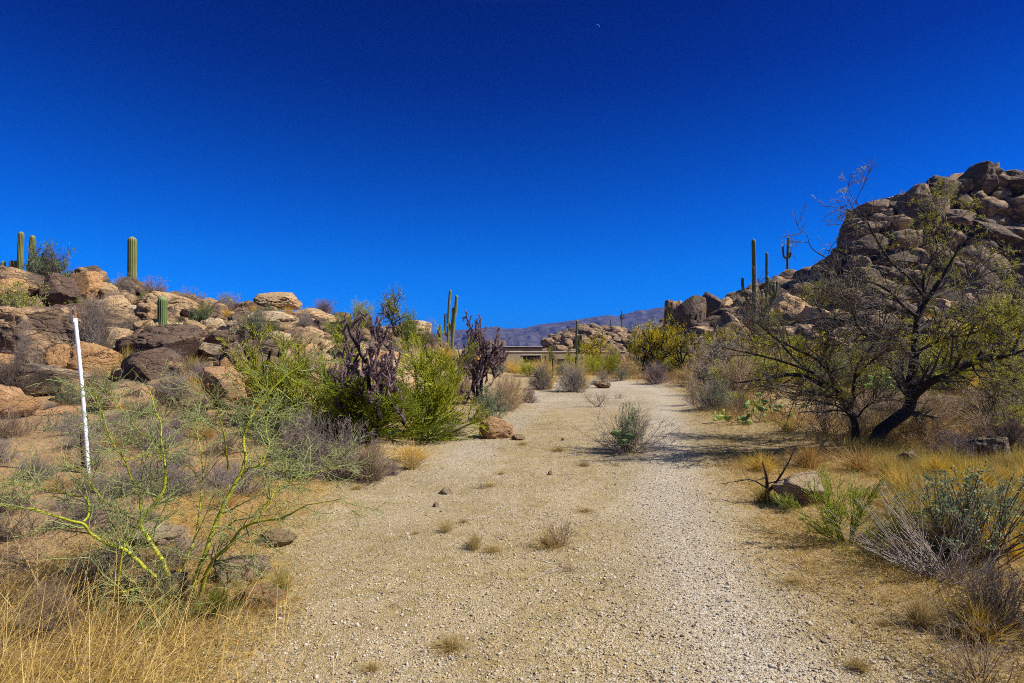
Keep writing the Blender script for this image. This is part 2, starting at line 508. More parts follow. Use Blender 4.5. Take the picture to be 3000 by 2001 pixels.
M = {}
M['rock'] = rock_mat()
M['ground'] = ground_mat()
M['twig'] = plant_mat('dry_twigs', (0.12, 0.096, 0.076), (0.37, 0.305, 0.245))
M['leaf'] = plant_mat('grey_green_leaves', (0.13, 0.165, 0.06), (0.31, 0.33, 0.15), .6, .25)
M['green'] = plant_mat('green_stems', (0.13, 0.17, 0.012), (0.32, 0.36, 0.035), .55, .12)
M['pv_bark'] = plant_mat('palo_verde_bark', (0.24, 0.29, 0.012), (0.46, 0.46, 0.02), .5, 0, .45, 18.0)
M['pv_twig'] = plant_mat('palo_verde_twigs', (0.15, 0.19, 0.055), (0.34, 0.36, 0.13), .6)
M['bark'] = plant_mat('dark_bark', (0.022, 0.017, 0.013), (0.10, 0.075, 0.055), .85, 0, .5, 20.0)
M['mtwig'] = plant_mat('mesquite_twigs', (0.03, 0.024, 0.018), (0.17, 0.135, 0.09), .7)
M['mleaf'] = plant_mat('mesquite_leaves', (0.22, 0.21, 0.012), (0.50, 0.46, 0.04), .55, .35)
M['cholla'] = plant_mat('purple_cactus_skin', (0.05, 0.031, 0.03), (0.25, 0.16, 0.155), .75, 0, .45, 40.0)
M['sag'] = plant_mat('saguaro_skin', (0.08, 0.10, 0.02), (0.44, 0.41, 0.22), .6, 0, .3, 3.0)
M['pad'] = plant_mat('cactus_pad', (0.15, 0.24, 0.045), (0.33, 0.40, 0.10), .5, 0, .3, 25.0)
M['grass'] = plant_mat('dry_grass', (0.34, 0.235, 0.07), (0.62, 0.47, 0.20), .65, .3)
M['ygrass'] = plant_mat('golden_grass', (0.29, 0.215, 0.04), (0.56, 0.43, 0.11), .65, .3)


# ------------------------------------------------------------------ the ground and the gravel drive
def grid_axis(n, a, b, off):
    t = np.linspace(-1, 1, n)
    return a * np.sinh(b * t) + off

def make_ground():
    xs = grid_axis(640, 3.0, 8.2, 0.6)
    ys = grid_axis(560, 3.0, 8.2, 6.0)
    ys = ys[ys > -60]
    X, Y = np.meshgrid(xs, ys)
    Z = height(X, Y)
    L, R = path_edges(Y)
    wob = 0.35 * n2(X, Y, 0.9, 21) + 0.18 * n2(X, Y, 3.0, 22)
    g = np.minimum(X - L + wob, R - X + wob)
    g = np.where(Y > 28, np.minimum(g, 28.3 - Y + wob), g)
    grav = sstep(-0.55, 0.45, g)
    oran = sstep(-1.6, -3.2, X) * (1 - sstep(24, 40, Y)) * (0.6 + 0.6 * n2(X, Y, .5, 31)) + 0.7 * np.exp(-((X + 2.6) ** 2 / 1.2 + (Y - 9.2) ** 2 / 6))
    oran = np.clip(oran * .8, 0, 1)
    t1 = np.exp(-((X - (R - 0.75)) / 0.42) ** 2)
    t2 = np.exp(-((X - (L + 1.15 + 0.02 * Y)) / 0.45) ** 2) * sstep(6, 9, Y)
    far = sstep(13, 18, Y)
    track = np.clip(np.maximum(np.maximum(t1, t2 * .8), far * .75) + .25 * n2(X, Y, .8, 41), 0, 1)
    ny, nx = X.shape
    idx = np.arange(ny * nx).reshape(ny, nx)
    q = np.stack([idx[:-1, :-1], idx[:-1, 1:], idx[1:, 1:], idx[1:, :-1]], -1).reshape(-1, 4)
    V = np.stack([X, Y, Z], -1).reshape(-1, 3)
    rocky = sstep(.5, 1.4, Z) * (X > 8) * (Y > 40) + .7 * sstep(.8, 1.8, Z) * (X < 0) * (Y < 60)
    A = {'rocky': np.clip(rocky + .3 * n2(X, Y, .4, 51) * (rocky > 0), 0, 1).ravel(), 'gravel': grav.ravel(), 'orange': oran.ravel(), 'track': track.ravel()}
    gq = A['gravel'][q].mean(1)
    def put(name, quads, lift, label, cat):
        used = np.unique(quads)
        remap = np.full(len(V), -1, np.int64); remap[used] = np.arange(len(used))
        mb = MB(); v = V[used].copy(); v[:, 2] += lift
        mb.add(v, remap[quads])
        o = mb.build(name, M['ground'])
        for k, a in A.items():
            at = o.data.attributes.new(k, 'FLOAT', 'POINT')
            at.data.foreach_set('value', a[used].astype(np.float32))
        tag(o, label, cat, kind='structure')
        return o
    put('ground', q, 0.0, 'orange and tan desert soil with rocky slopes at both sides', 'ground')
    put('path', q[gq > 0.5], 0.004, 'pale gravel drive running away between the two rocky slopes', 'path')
make_ground()

# ------------------------------------------------------------------ far mountain range and the air
def make_mountain():
    prof = [(-2500, 1020), (-400, 1000), (700, 1000), (1200, 992), (1335, 967), (1400, 962), (1457, 955), (1475, 963), (1532, 962), (1583, 950), (1621, 946), (1692, 935),
            (1781, 923), (1811, 926), (1873, 906), (1886, 909), (1941, 899), (2010, 884), (2100, 880), (2300, 890), (2700, 915), (3300, 960), (5200, 1020)]
    D0, D1 = 2100.0, 2900.0
    pu = np.concatenate([np.linspace(-2500, 1250, 70), np.linspace(1255, 2050, 330), np.linspace(2060, 5200, 90)])
    v = np.linspace(0, 1, 90)
    U, Vv = np.meshgrid(pu, v)
    Yr = D1
    Xr = (U - CX) / F * Yr
    top = EYE + (HOR - np.interp(U, *zip(*prof))) / F * Yr
    s = np.where(Vv < .7, Vv / .7, 1 - (Vv - .7) / .3 * .9)
    Y = D0 + (D1 - D0) * Vv / .7
    nz = fbm(np.stack([Xr / 210, Y / 260, Xr * 0], -1), 5, 7)
    rid = 1 - np.abs(fbm(np.stack([Xr / 95 + nz * .7, Y / 330, Xr * 0 + 2], -1), 4, 9)) * 2
    Z = -12 + (top + 12) * np.clip(s, 0, 1) ** 1.15
    edge = np.clip(s * (1 - s) * 4, 0, 1)
    Z = Z + edge * (rid - .55) * 34 + edge * nz * 24 + (1 - edge) * 4.0 * fbm(np.stack([Xr / 30, Y / 60, Xr * 0], -1), 3, 4) * (s > .5)
    X = (U - CX) / F * (Yr * .85 + Y * .15)
    ny, nx = X.shape
    idx = np.arange(ny * nx).reshape(ny, nx)
    q = np.stack([idx[:-1, :-1], idx[:-1, 1:], idx[1:, 1:], idx[1:, :-1]], -1).reshape(-1, 4)
    mb = MB(); mb.add(np.stack([X, Y, Z], -1).reshape(-1, 3), q)
    m, nt, b, out = nodemat('mountain_rock')
    g = N(nt, 'ShaderNodeNewGeometry')
    nz1 = N(nt, 'ShaderNodeTexNoise', Scale=.02, Detail=8.0, Roughness=.7); nt.links.new(g.outputs['Position'], nz1.inputs['Vector'])
    c = mix(nt, ramp(nt, nz1.outputs[0], [(.4, 0.0), (.6, 1.0)]), (0.042, 0.036, 0.042), (0.105, 0.084, 0.088))
    nt.links.new(c, b.inputs['Base Color']); b.inputs['Roughness'].default_value = 1.0
    bp = N(nt, 'ShaderNodeBump', Strength=1.0, Distance=14.0); nt.links.new(nz1.outputs[0], bp.inputs['Height']); nt.links.new(bp.outputs[0], b.inputs['Normal'])
    o = mb.build('mountains', m)
    tag(o, 'bluish mountain range far beyond the desert hills', 'mountains', kind='structure')
make_mountain()

def make_haze():
    bpy.ops.mesh.primitive_cube_add(size=1)
    o = bpy.context.object; o.name = 'haze'
    o.scale = (17000, 17000, 330); o.location = (0, 0, 330 / 2 - 60)
    m = bpy.data.materials.new('air'); m.use_nodes = True
    nt = m.node_tree; nt.nodes.clear()
    out = nt.nodes.new('ShaderNodeOutputMaterial')
    v = nt.nodes.new('ShaderNodeVolumePrincipled')
    v.inputs['Color'].default_value = (0.06, 0.26, 1.0, 1)
    v.inputs['Density'].default_value = 0.00008
    nt.links.new(v.outputs[0], out.inputs['Volume'])
    o.data.materials.append(m)
    tag(o, 'thin bluish air over the whole valley', 'haze', kind='stuff')
make_haze()

# ------------------------------------------------------------------ crescent moon
def make_moon():
    D = 9000.0
    c = W(1752, 72, D)
    r = 6.4 / F * D
    pts = []
    n = 28
    a = np.linspace(0, math.pi, n)
    outer = np.stack([np.cos(a), np.sin(a)], -1)
    inner = np.stack([np.cos(a), 0.62 * np.sin(a)], -1)
    mb = MB()
    th = 0.12
    v = np.concatenate([np.c_[outer, np.full(n, -th)], np.c_[inner, np.full(n, -th)], np.c_[outer, np.full(n, th)], np.c_[inner, np.full(n, th)]]) * r
    q = []
    for i in range(n - 1):
        q += [(i, i + 1, n + i + 1, n + i), (2 * n + i, 3 * n + i, 3 * n + i + 1, 2 * n + i + 1), (i, 2 * n + i, 2 * n + i + 1, i + 1), (n + i, n + i + 1, 3 * n + i + 1, 3 * n + i)]
    mb.add(v, q)
    m = bpy.data.materials.new('moonlight'); m.use_nodes = True
    nt = m.node_tree; nt.nodes.clear()
    out = nt.nodes.new('ShaderNodeOutputMaterial'); e = nt.nodes.new('ShaderNodeEmission')
    tc = N(nt, 'ShaderNodeTexCoord'); nz = N(nt, 'ShaderNodeTexNoise', Scale=.08); nt.links.new(tc.outputs['Object'], nz.inputs['Vector'])
    nt.links.new(mix(nt, nz.outputs[0], (0.02, 0.13, 0.42), (0.06, 0.2, 0.5)), e.inputs[0]); e.inputs[1].default_value = 0.6
    nt.links.new(e.outputs[0], out.inputs[0])
    o = mb.build('moon', m, smooth=False)
    o.location = c
    ry = (Vector((0, 0, EYE)) - c).normalized().to_track_quat('Z', 'Y').to_euler()
    o.rotation_euler = ry
    o.rotation_euler.rotate_axis('Z', math.radians(-38))
    tag(o, 'faint blue crescent moon high in the sky', 'moon')
make_moon()

# ------------------------------------------------------------------ boulders
def ico(sub):
    bm = bmesh.new(); bmesh.ops.create_icosphere(bm, subdivisions=sub, radius=1)
    v = np.array([x.co[:] for x in bm.verts]); t = np.array([[y.index for y in f.verts] for f in bm.faces]); bm.free()
    return v / np.linalg.norm(v, axis=1, keepdims=True), t

ICO = {k: ico(k) for k in (2, 3, 4, 5, 6)}
def rock_shape(seed, sub, npl=16, sharp=20.0, layers=0.0, round_=0.5):
    d, t = ICO[sub]
    rg = np.random.default_rng(seed)
    n = rg.normal(size=(npl, 3)); bx = sharp > 30
    if bx: n[:6] = np.repeat(np.eye(3), 2, 0) * np.array([1, -1] * 3)[:, None] + rg.normal(size=(6, 3)) * .34
    n /= np.linalg.norm(n, axis=1, keepdims=True)
    h = rg.uniform(.74, 1.05, npl)
    if bx: h[:6] = rg.uniform(.68, .95, 6)
    dn = d @ n.T
    rr = np.where(dn > .08, h[None] / np.maximum(dn, .08), 9.0)
    r = -np.log(np.exp(-sharp * rr).sum(1) + math.exp(-sharp * 1.15)) / sharp
    r = r * (1 - round_ * .25) + round_ * .25 * .85
    p = d * r[:, None]
    k = 1 + .09 * fbm(p * 1.7, 3, seed) + .05 * np.round(2.2 * fbm(p * 3.1, 2, seed + 3)) / 2.2 + .04 * fbm(p * 6, 3, seed + 5) + (.02 * fbm(p * 13, 2, seed + 7) if sub > 4 else 0)
    k = k - .055 * sstep(.12, 0, np.abs(fbm(p * 1.5 + 5, 2, seed + 13))) - .03 * sstep(.1, 0, np.abs(fbm(p * 3.2 + 9, 2, seed + 17)))
    p = p * k[:, None]
    # chipped ledges: quantise a little along a tilted bedding direction
    bed = np.array([.22 * rg.normal(), .22 * rg.normal(), 1.0]); bed /= np.linalg.norm(bed)
    s = p @ bed + .06 * fbm(p * 2.5, 3, seed + 9)
    fr = 1.6 + 1.0 * rg.random()
    saw = (s * fr) % 1.0
    led = (.012 + layers) * (sstep(0, .8, saw) - sstep(.85, 1.0, saw)) 
    p = p * (1 + led - (.006 + layers * .5))[:, None]
    # a chip or two broken off
    for _ in range(7 if bx else 3):
        m = rg.normal(size=3); m /= np.linalg.norm(m)
        hh = (p @ m).max() * rg.uniform(.68, .88)
        over = np.maximum(p @ m - hh, 0)
        p = p - m[None] * (over * .96)[:, None]
    mn, mx = p.min(0), p.max(0)
    return (p - (mn + mx) / 2) / ((mx - mn) / 2), t

ROCKS = {}
def rock_proto(i, sub, kind='block'):
    key = (i, sub, kind)
    if key not in ROCKS:
        par = {'block': dict(npl=14, sharp=55, round_=.05), 'round': dict(npl=16, sharp=20, round_=.45), 'slab': dict(npl=15, sharp=24, layers=.035, round_=.1), 'layer': dict(npl=15, sharp=22, layers=.085, round_=.15)}[kind]
        v, t = rock_shape(100 + i * 7 + hash_kind(kind), sub, **par)
        mb = MB(); mb.add(v, None, t)
        ROCKS[key] = mb.mesh('boulder', M['rock'])
    return ROCKS[key]
def hash_kind(k): return {'block': 0, 'round': 1000, 'slab': 2000, 'layer': 3000}[k]

ROCK_COL = {  # fresh stone tint, varnish share
    'tan': ((1.05, 1.0, .9), .25), 'pale': ((1.2, 1.25, 1.3), .12), 'orange': ((1.1, .88, .66), .22), 'brown': ((.9, .83, .76), .66),
    'umber': ((.62, .56, .50), .8), 'dark': ((1.1, .95, .88), .88), 'pink': ((1.18, .97, .84), .15), 'grey': ((.85, .88, .92), .6), 'mixed': ((1.0, .9, .78), .45)}

def boulder(name, loc, half, rot, col, label, kind='block', i=0, sub=5, group=None, jit=True):
    o = bpy.data.objects.new(name, rock_proto(i, sub, kind))
    o.location = loc; o.scale = half; o.rotation_euler = rot
    tint, var = ROCK_COL[col]
    o.color = (*tint, var)
    C.objects.link(o)
    return tag(o, label, 'boulder', group)

LEFT_ROCKS = [
 # x0, x1, y_top, y_bottom (in the photograph), colour, kind, depth or None, label
 (-60, 96, 772, 826, 'brown', 'round', 21.5, 'rounded brown boulder at the left end of the left ridge under two saguaros'),
 (-50, 52, 812, 862, 'orange', 'block', 20.5, 'orange boulder tucked under the rounded brown ridge boulder'),
 (114, 216, 798, 866, 'dark', 'block', 22, 'dark faceted boulder below the bushy shrub on the left ridge'),
 (186, 300, 774, 822, 'brown', 'slab', 24.5, 'brown slabby boulder on the left skyline right of the bushy shrub'),
 (180, 275, 792, 848, 'orange', 'block', 23, 'orange boulder under the slabby skyline boulder on the left ridge'),
 (258, 330, 823, 874, 'tan', 'block', 23.5, 'tan angular boulder left of the lone tall saguaro'),
 (330, 408, 812, 864, 'brown', 'round', 26, 'rounded brown boulder at the foot of the lone tall saguaro'),
 (372, 545, 846, 955, 'tan', 'round', 23.5, 'large pale tan dome of rock behind the short barrel shaped saguaro'),
 (372, 468, 882, 956, 'mixed', 'layer', 20, 'fractured tan boulder with dark flaking top left of the short saguaro'),
 (380, 432, 933, 962, 'tan', 'round', 18.5, 'small tan boulder resting above the flat topped dark boulder'),
 (316, 567, 950, 1086, 'dark', 'block', 15.5, 'great dark varnished boulder with flat top and pale scratched marks'),
 (-110, 186, 890, 1034, 'brown', 'round', 15.0, 'large brown whaleback boulder at the left edge of the slope'),
 (128, 246, 884, 950, 'dark', 'block', 18.5, 'dark flecked boulder behind the upper white pole'),
 (232, 388, 892, 962, 'brown', 'round', 19, 'brown rounded boulder behind the bare twiggy bush and white pole'),
 (172, 226, 930, 990, 'tan', 'block', 16.5, 'tan block just left of the upper white pole'),
 (160, 250, 976, 1020, 'brown', 'slab', 15.5, 'brown slab crossed by the white pole'),
 (160, 314, 996, 1086, 'orange', 'round', 14.2, 'rounded orange brown boulder right of the middle of the white pole'),
 (104, 190, 1004, 1064, 'orange', 'round', 13.9, 'bright orange boulder left of the middle of the white pole'),
 (312, 480, 1014, 1108, 'dark', 'block', 13.8, 'dark wedge shaped boulder with a shadowed overhang below the great dark boulder'),
 (455, 565, 1060, 1116, 'brown', 'slab', 14.3, 'brown layered slab right of the dark wedge boulder'),
 (355, 500, 1124, 1192, 'dark', 'block', 12.4, 'dark low boulder with undercut base beside the palo verde tops'),
 (300, 412, 1112, 1164, 'brown', 'slab', 13.1, 'brown slab wedged under the dark wedge boulder'),
 (460, 514, 1100, 1140, 'tan', 'round', 13.0, 'small tan stone under the right tip of the dark wedge boulder'),
 (572, 710, 1074, 1176, 'pink', 'block', 13.0, 'orange pink tent shaped boulder at the foot of the left slope'),
 (500, 610, 1155, 1212, 'brown', 'round', 12.3, 'brown boulder low on the slope in front of the orange pink tent shaped boulder'),
 (512, 590, 932, 992, 'tan', 'layer', 19, 'tan flaking block at the left of the stack of layered slabs'),
 (574, 655, 928, 964, 'pale', 'layer', 19.6, 'pale layered slab on top of the stacked slabs'),
 (628, 704, 938, 968, 'pale', 'layer', 19.2, 'pale broken slab at the upper right of the stacked slabs'),
 (578, 690, 964, 1010, 'dark', 'slab', 18.3, 'dark flat slab in the middle of the stacked slabs'),
 (552, 655, 1003, 1056, 'grey', 'layer', 17, 'grey finely layered ledge under the stacked slabs'),
 (640, 710, 1000, 1040, 'grey', 'slab', 17, 'grey slab at the lower right of the stacked slabs'),
 (580, 640, 869, 924, 'tan', 'round', 26, 'tan rounded boulder on the skyline between two bare bushes'),
 (684, 748, 878, 920, 'brown', 'round', 26.5, 'brown boulder touching the left of the perched boulder'),
 (735, 861, 849, 905, 'tan', 'round', 27, 'perched tan boulder balanced on the crest of the left ridge'),
 (664, 716, 910, 946, 'dark', 'round', 23, 'dark rounded boulder below the small saguaro on the ridge'),
 (715, 860, 908, 975, 'pale', 'slab', 23.5, 'broad pale slab supporting the perched boulder'),
 (830, 972, 900, 960, 'tan', 'slab', 27, 'broad tan slab on the ridge right of the perched boulder'),
 (770, 850, 968, 1004, 'pale', 'layer', 20, 'pale flaking ledge above the yellow green bush'),
 (640, 702, 1013, 1050, 'brown', 'block', 16.2, 'brown block left of the yellow green bush'),
 (675, 730, 1042, 1074, 'tan', 'round', 15.2, 'tan stone half hidden by the left side of the yellow green bush'),
 (634, 680, 1046, 1084, 'orange', 'round', 14.6, 'orange rounded stone above the tent shaped boulder'),
 (812, 858, 1022, 1060, 'pale', 'block', 17.5, 'pale stone seen through the yellow green bush'),
 (1128, 1258, 936, 1000, 'pale', 'slab', 31, 'pale ledge on the ridge behind the purple cholla'),
 (965, 1025, 912, 942, 'brown', 'slab', 29, 'brown ledge on the ridge left of the green shrubs'),
 (-40, 82, 1160, 1236, 'orange', 'round', 10.9, 'smooth orange boulder with a dark undercut at the left edge of the photo'),
 (64, 230, 1194, 1240, 'pink', 'slab', 11.4, 'low pinkish slab behind the lower white pole'),
 (62, 140, 1236, 1282, 'pink', 'block', 10.6, 'pinkish block right below the smooth orange boulder'),
 (268, 358, 1200, 1252, 'pale', 'block', 11.1, 'pale pointed boulder just right of the white pole'),
 (388, 456, 1200, 1236, 'tan', 'round', 11.6, 'tan low boulder right of the pale pointed boulder'),
 (58, 170, 1336, 1392, 'tan', 'round', 8.0, 'long tan log shaped stone left of the foot of the white pole'),
 (-80, 200, 1066, 1165, 'grey', 'layer', 12.6, 'wide grey layered ledge behind the dark bare bush at left'),
 (30, 112, 996, 1056, 'brown', 'block', 13.6, 'brown block below the whaleback boulder'),
 (190, 370, 1622, 1690, 'pale', 'slab', None, 'flat pale slab left of the palo verde base'),
 (368, 524, 1540, 1596, 'pale', 'slab', None, 'flat pale layered slab behind the palo verde limbs'),
 (628, 780, 1628, 1708, 'pale', 'round', None, 'grey and orange rounded boulder right of the palo verde base'),
 (688, 826, 1722, 1782, 'pink', 'slab', None, 'low pinkish stone at the edge of the gravel near the palo verde base'),
 (340, 520, 1690, 1765, 'grey', 'slab', None, 'grey slab half hidden by dry grass under the palo verde'),
 (745, 855, 1556, 1600, 'tan', 'slab', None, 'tan flat stone at the gravel edge between palo verde and grey bush'),
 (1402, 1502, 1222, 1286, 'pink', 'round', None, 'rounded pink granite boulder at the left edge of the gravel drive'),
 (1296, 1374, 1203, 1244, 'pale', 'layer', None, 'pale yellowish flaking rock behind the rounded pink boulder'),
 (1498, 1542, 1272, 1290, 'tan', 'layer', None, 'small tan chip of rock right of the rounded pink boulder'),
 (1280, 1300, 1276, 1290, 'pale', 'block', None, 'small pale stone left of the rounded pink boulder'),
 (1742, 1790, 1115, 1138, 'brown', 'round', None, 'brown stone at the far end of the gravel drive'),
 (2285, 2438, 1388, 1482, 'pale', 'round', None, 'pale rounded boulder beside the dead branch right of the drive'),
 (2640, 2702, 1322, 1364, 'grey', 'round', None, 'grey stone in the dry grass right of the mesquite trunk'),
 (2856, 2970, 1278, 1350, 'grey', 'round', None, 'grey brown boulder among dry shrubs near the right edge'),
 (2834, 2896, 1406, 1430, 'pale', 'slab', None, 'pale flat stone in the golden grass'),
 (2790, 2828, 1128, 1160, 'pale', 'round', None, 'pale rounded stone right of the mesquite trunk on bare soil'),
 (2826, 2868, 1134, 1160, 'pale', 'round', None, 'second pale stone on the bare soil right of the mesquite'),
 (2902, 2972, 1112, 1146, 'pale', 'slab', None, 'pale flat rock behind the low right limb of the mesquite'),
 (2740, 2790, 1402, 1422, 'grey', 'slab', None, 'small grey stone near the golden grass'),
 (1810, 1834, 1040, 1070, 'orange', 'block', 45, 'orange upright rock beyond the end of the drive'),
 (1268, 1285, 1470, 1486, 'pale', 'block', None, 'small white stone on the gravel near the grey bush edge'),
 (1284, 1326, 1430, 1448, 'pale', 'slab', None, 'pale flat stone on the left side of the gravel'),
 (1603, 1618, 1378, 1392, 'orange', 'block', None, 'small orange brown stone on the middle of the drive'),
 (1643, 1654, 1282, 1292, 'dark', 'block', None, 'small dark stone on the drive left of the grey bush'),
 (2502, 2650, 600, 775, 'umber', 'block', 64.5, 'great dark overhanging block at the left corner of the right cliff'),
 (2535, 2640, 578, 640, 'dark', 'block', 64, 'dark brown cap block on the left corner of the right cliff'),
 (2612, 2745, 552, 632, 'brown', 'block', 64.5, 'large grey brown faceted block on the cliff skyline right of the cap block'),
 (2705, 2780, 566, 640, 'umber', 'slab', 63.5, 'dark slab under the skyline of the right cliff'),
 (2670, 2722, 553, 590, 'brown', 'round', 66, 'rounded brown boulder on the skyline of the right cliff'),
 (2735, 2835, 528, 600, 'dark', 'slab', 65, 'tilted dark slab on the skyline in the middle of the right cliff'),
 (2820, 2925, 515, 590, 'brown', 'block', 65, 'brown block on the skyline of the right cliff near the right edge'),
 (2900, 3040, 492, 580, 'brown', 'slab', 65, 'large layered brown block topping the right cliff at the right edge'),
 (2440, 2515, 715, 765, 'umber', 'block', 63, 'dark block at the left foot of the right cliff'),
 (1950, 2000, 876, 935, 'brown', 'block', 62, 'upright brown boulder at the left end of the right hill'),
 (1990, 2075, 862, 1000, 'umber', 'block', 60, 'dark craggy block at the left end of the right hill'),
 (2060, 2130, 850, 960, 'dark', 'block', 62, 'dark crag right of the craggy block at the end of the right hill'),
 (2268, 2290, 1942, 1960, 'orange', 'round', None, 'small orange stone on the nearest gravel'),
]
PLACED = []
for k, (x0, x1, y0, y1, col, kind, Y, lab) in enumerate(LEFT_ROCKS):
    cx = (x0 + x1) / 2
    g = gp(cx, y1, 60)
    if Y is None: Y = g.y
    s = Y / F
    hw, hh = (x1 - x0) / 2 * s, (y1 - y0) / 2 * s
    hd = max(hw * .8, hh * .8)
    zc = EYE + (HOR - (y0 + y1) / 2) * s
    yc = Y + hd * .6
    xc = (cx - CX) * s
    gz = hz(xc, yc)
    zb = min(zc - hh * 1.05, gz - .06)               # reach down into the soil so that nothing hovers
    zt = zc + hh
    if 'perched' in lab: zb = zc - hh
    hh2 = min((zt - zb) / 2, hh * 2.2)
    small = hw < .12
    big = hw > .55
    o = boulder('boulder' if hw > .16 else 'stone', (xc, yc, zt - hh2), (hw * 1.05, hd, hh2), (rnd.uniform(-.08, .08), rnd.uniform(-.08, .08), rnd.choice([0, math.pi]) + rnd.uniform(-.2, .2)),
                col, lab, kind, k % 9, 6 if hw > 1.0 else (3 if small else 5))
    PLACED.append((xc, yc, zt - hh2, max(hw, hh2)))

def color_word(c):
    return {'tan': 'tan', 'pale': 'pale', 'orange': 'orange', 'brown': 'brown', 'dark': 'dark brown', 'umber': 'umber', 'pink': 'pinkish', 'grey': 'grey', 'mixed': 'brown and tan'}[c]

def scatter_rocks(rg, n_try, region, size, gap, taken):
    """dart throwing in 3D over the terrain; returns list of (x, y, z, r)"""
    out = []
    T = [list(t) for t in taken]
    arr = np.array(T) if T else np.zeros((0, 4))
    cand = []
    for _ in range(n_try):
        x, y = region(rg)
        cand.append((x, y, size(rg, x, y)))
    cand.sort(key=lambda c: -c[2])
    xy = np.array([(c[0], c[1]) for c in cand])
    hzs = height(xy[:, 0], xy[:, 1])
    cap = len(arr) + len(cand)
    buf = np.zeros((cap, 4)); buf[:len(arr)] = arr; m = len(arr)
    for (x, y, r), z in zip(cand, hzs):
        if r <= 0: continue
        if m:
            d = np.sqrt((buf[:m, 0] - x) ** 2 + (buf[:m, 1] - y) ** 2 + (buf[:m, 2] - z) ** 2)
            if (d < gap * (buf[:m, 3] + r)).any(): continue
        buf[m] = (x, y, z, r); m += 1
        out.append((x, y, float(z), r))
    return out

rg = np.random.default_rng(77)
CAND = []          # (x, y, z, r, zone)
def left_region(rg):
    y = rg.uniform(11.5, 36); x = rg.uniform(-.95 * y - 1.5, -2.5 - max(0, 22 - y) * .35)
    return x, y
def left_size(rg, x, y):
    yf = np.interp(x, [-30, -8, -5, -2.5, 0], [10.5, 11, 15, 24, 30])
    if y < yf - .5: return 0
    return float(np.clip(rg.lognormal(-1.05, .5), .12, .7)) * (.6 if y > 24 else 1)
for r in scatter_rocks(rg, 1500, left_region, left_size, .70, PLACED): CAND.append((*r, 'left'))

def right_region(rg):
    y = rg.uniform(40, 88); x = rg.uniform(.26 * y - 1, 1.02 * y + 3)
    return x, y
def right_size(rg, x, y):
    z = hz(x, y)
    if z < 1.0: return 0 if rg.random() < .7 else rg.uniform(.2, .5)
    if x * 72 / y > 43.5 and y > 55: return float(np.clip(rg.lognormal(-.15, .45), .4, 1.9))
    return float(np.clip(rg.lognormal(-.55, .5), .25, 1.7))
RP = []
for r in scatter_rocks(rg, 14000, right_region, right_size, .56, []): CAND.append((*r, 'right'))

def mid_region(rg): return rg.uniform(2, 40), rg.uniform(103, 132)
def mid_size(rg, x, y): 
    if hz(x, y) < -.8: return 0
    return float(np.clip(rg.lognormal(-.45, .45), .35, 1.6))
for r in scatter_rocks(rg, 3500, mid_region, mid_size, .6, []): CAND.append((*r, 'mid'))

CAND.sort(key=lambda c: -c[3] / math.hypot(c[0], c[1]))
N_IND = 300 - len(LEFT_ROCKS)
cols_zone = {'left': ['tan', 'brown', 'orange', 'mixed', 'dark', 'pink', 'tan', 'pale'], 'right': ['brown', 'umber', 'mixed', 'brown', 'umber', 'mixed', 'dark', 'tan'], 'mid': ['tan', 'mixed', 'orange', 'brown', 'tan', 'pink']}
def zone_label(x, y, z, r, zone, col, kind):
    w = color_word(col)
    shp = {'block': 'angular', 'round': 'rounded', 'slab': 'slabby', 'layer': 'layered'}[kind]
    if zone == 'left':
        a = x / y
        size = 'small' if r < .4 else 'medium'
        if y < 17: b = 'low on the left slope'
        elif z > .8 * np.interp(x, [-60, -21, -18, -12, -9, -5, -3], [6, 4.9, 4.45, 3.45, 3.0, 2.3, 1.5]): b = 'topping the left ridge'
        else: b = 'midway up the left slope'
        c = 'by the pole' if a < -.6 else ('by the great dark boulder' if a < -.45 else ('by the perched boulder' if a < -.33 else 'behind the green bushes'))
        return f'{size} {w} {shp} boulder {b} {c}', 'boulders of the left slope'
    if zone == 'right':
        size = 'large' if r > 1.3 else ('small' if r < .6 else 'medium')
        a = x / y
        if x * 72 / y > 43.5 and y > 55: b = 'in the right cliff ' + ('behind the mesquite top' if a < .8 else 'toward the right edge')
        else: b = 'on the right slope ' + ('left of the saguaro group' if a < .40 else ('above the saguaro group' if a < .55 else ('below the cliff' if y > 55 else 'behind the mesquite crown')))
        return f'{size} {w} {shp} boulder {b}', 'boulders of the right hill'
    return f'{w} {shp} boulder of the far middle hill behind the house', 'boulders of the middle hill'

REST = []
for k, (x, y, z, r, zone) in enumerate(CAND):
    ppx = CX + F * x / y
    if zone == 'right' and y < 53 and 2150 < ppx < 2300 and HOR - F * (z + r - EYE) / y < 990: continue   # keep the saguaros' feet free
    kind = rnd.choice(['block', 'block', 'round', 'slab', 'block'] if zone != 'left' else ['block', 'round', 'round', 'slab', 'layer'])
    col = rnd.choice(cols_zone[zone])
    if zone == 'right':
        kind = rnd.choice(['block', 'block', 'block', 'slab', 'layer'])
        if x * 72 / y > 43: col = rnd.choice(['umber', 'umber', 'umber', 'dark', 'brown', 'umber', 'mixed'])
    if zone == 'mid': kind = rnd.choice(['block', 'block', 'slab', 'round'])
    half = (r * rnd.uniform(.95, 1.3), r * rnd.uniform(.85, 1.2), r * rnd.uniform(.65, 1.0) * (.7 if kind == 'slab' else 1))
    rot = (rnd.uniform(-.5, .5), rnd.uniform(-.5, .5), rnd.uniform(0, 6.28))
    loc = (x, y, z + half[2] * (.28 if zone == 'left' else .5))
    if k < N_IND:
        lab, grp = zone_label(x, y, z, r, zone, col, kind)
        boulder('boulder', loc, half, rot, col, lab, kind, rnd.randrange(9), 5, grp)
    else:
        REST.append((loc, half, rot, kind, rnd.randrange(9)))
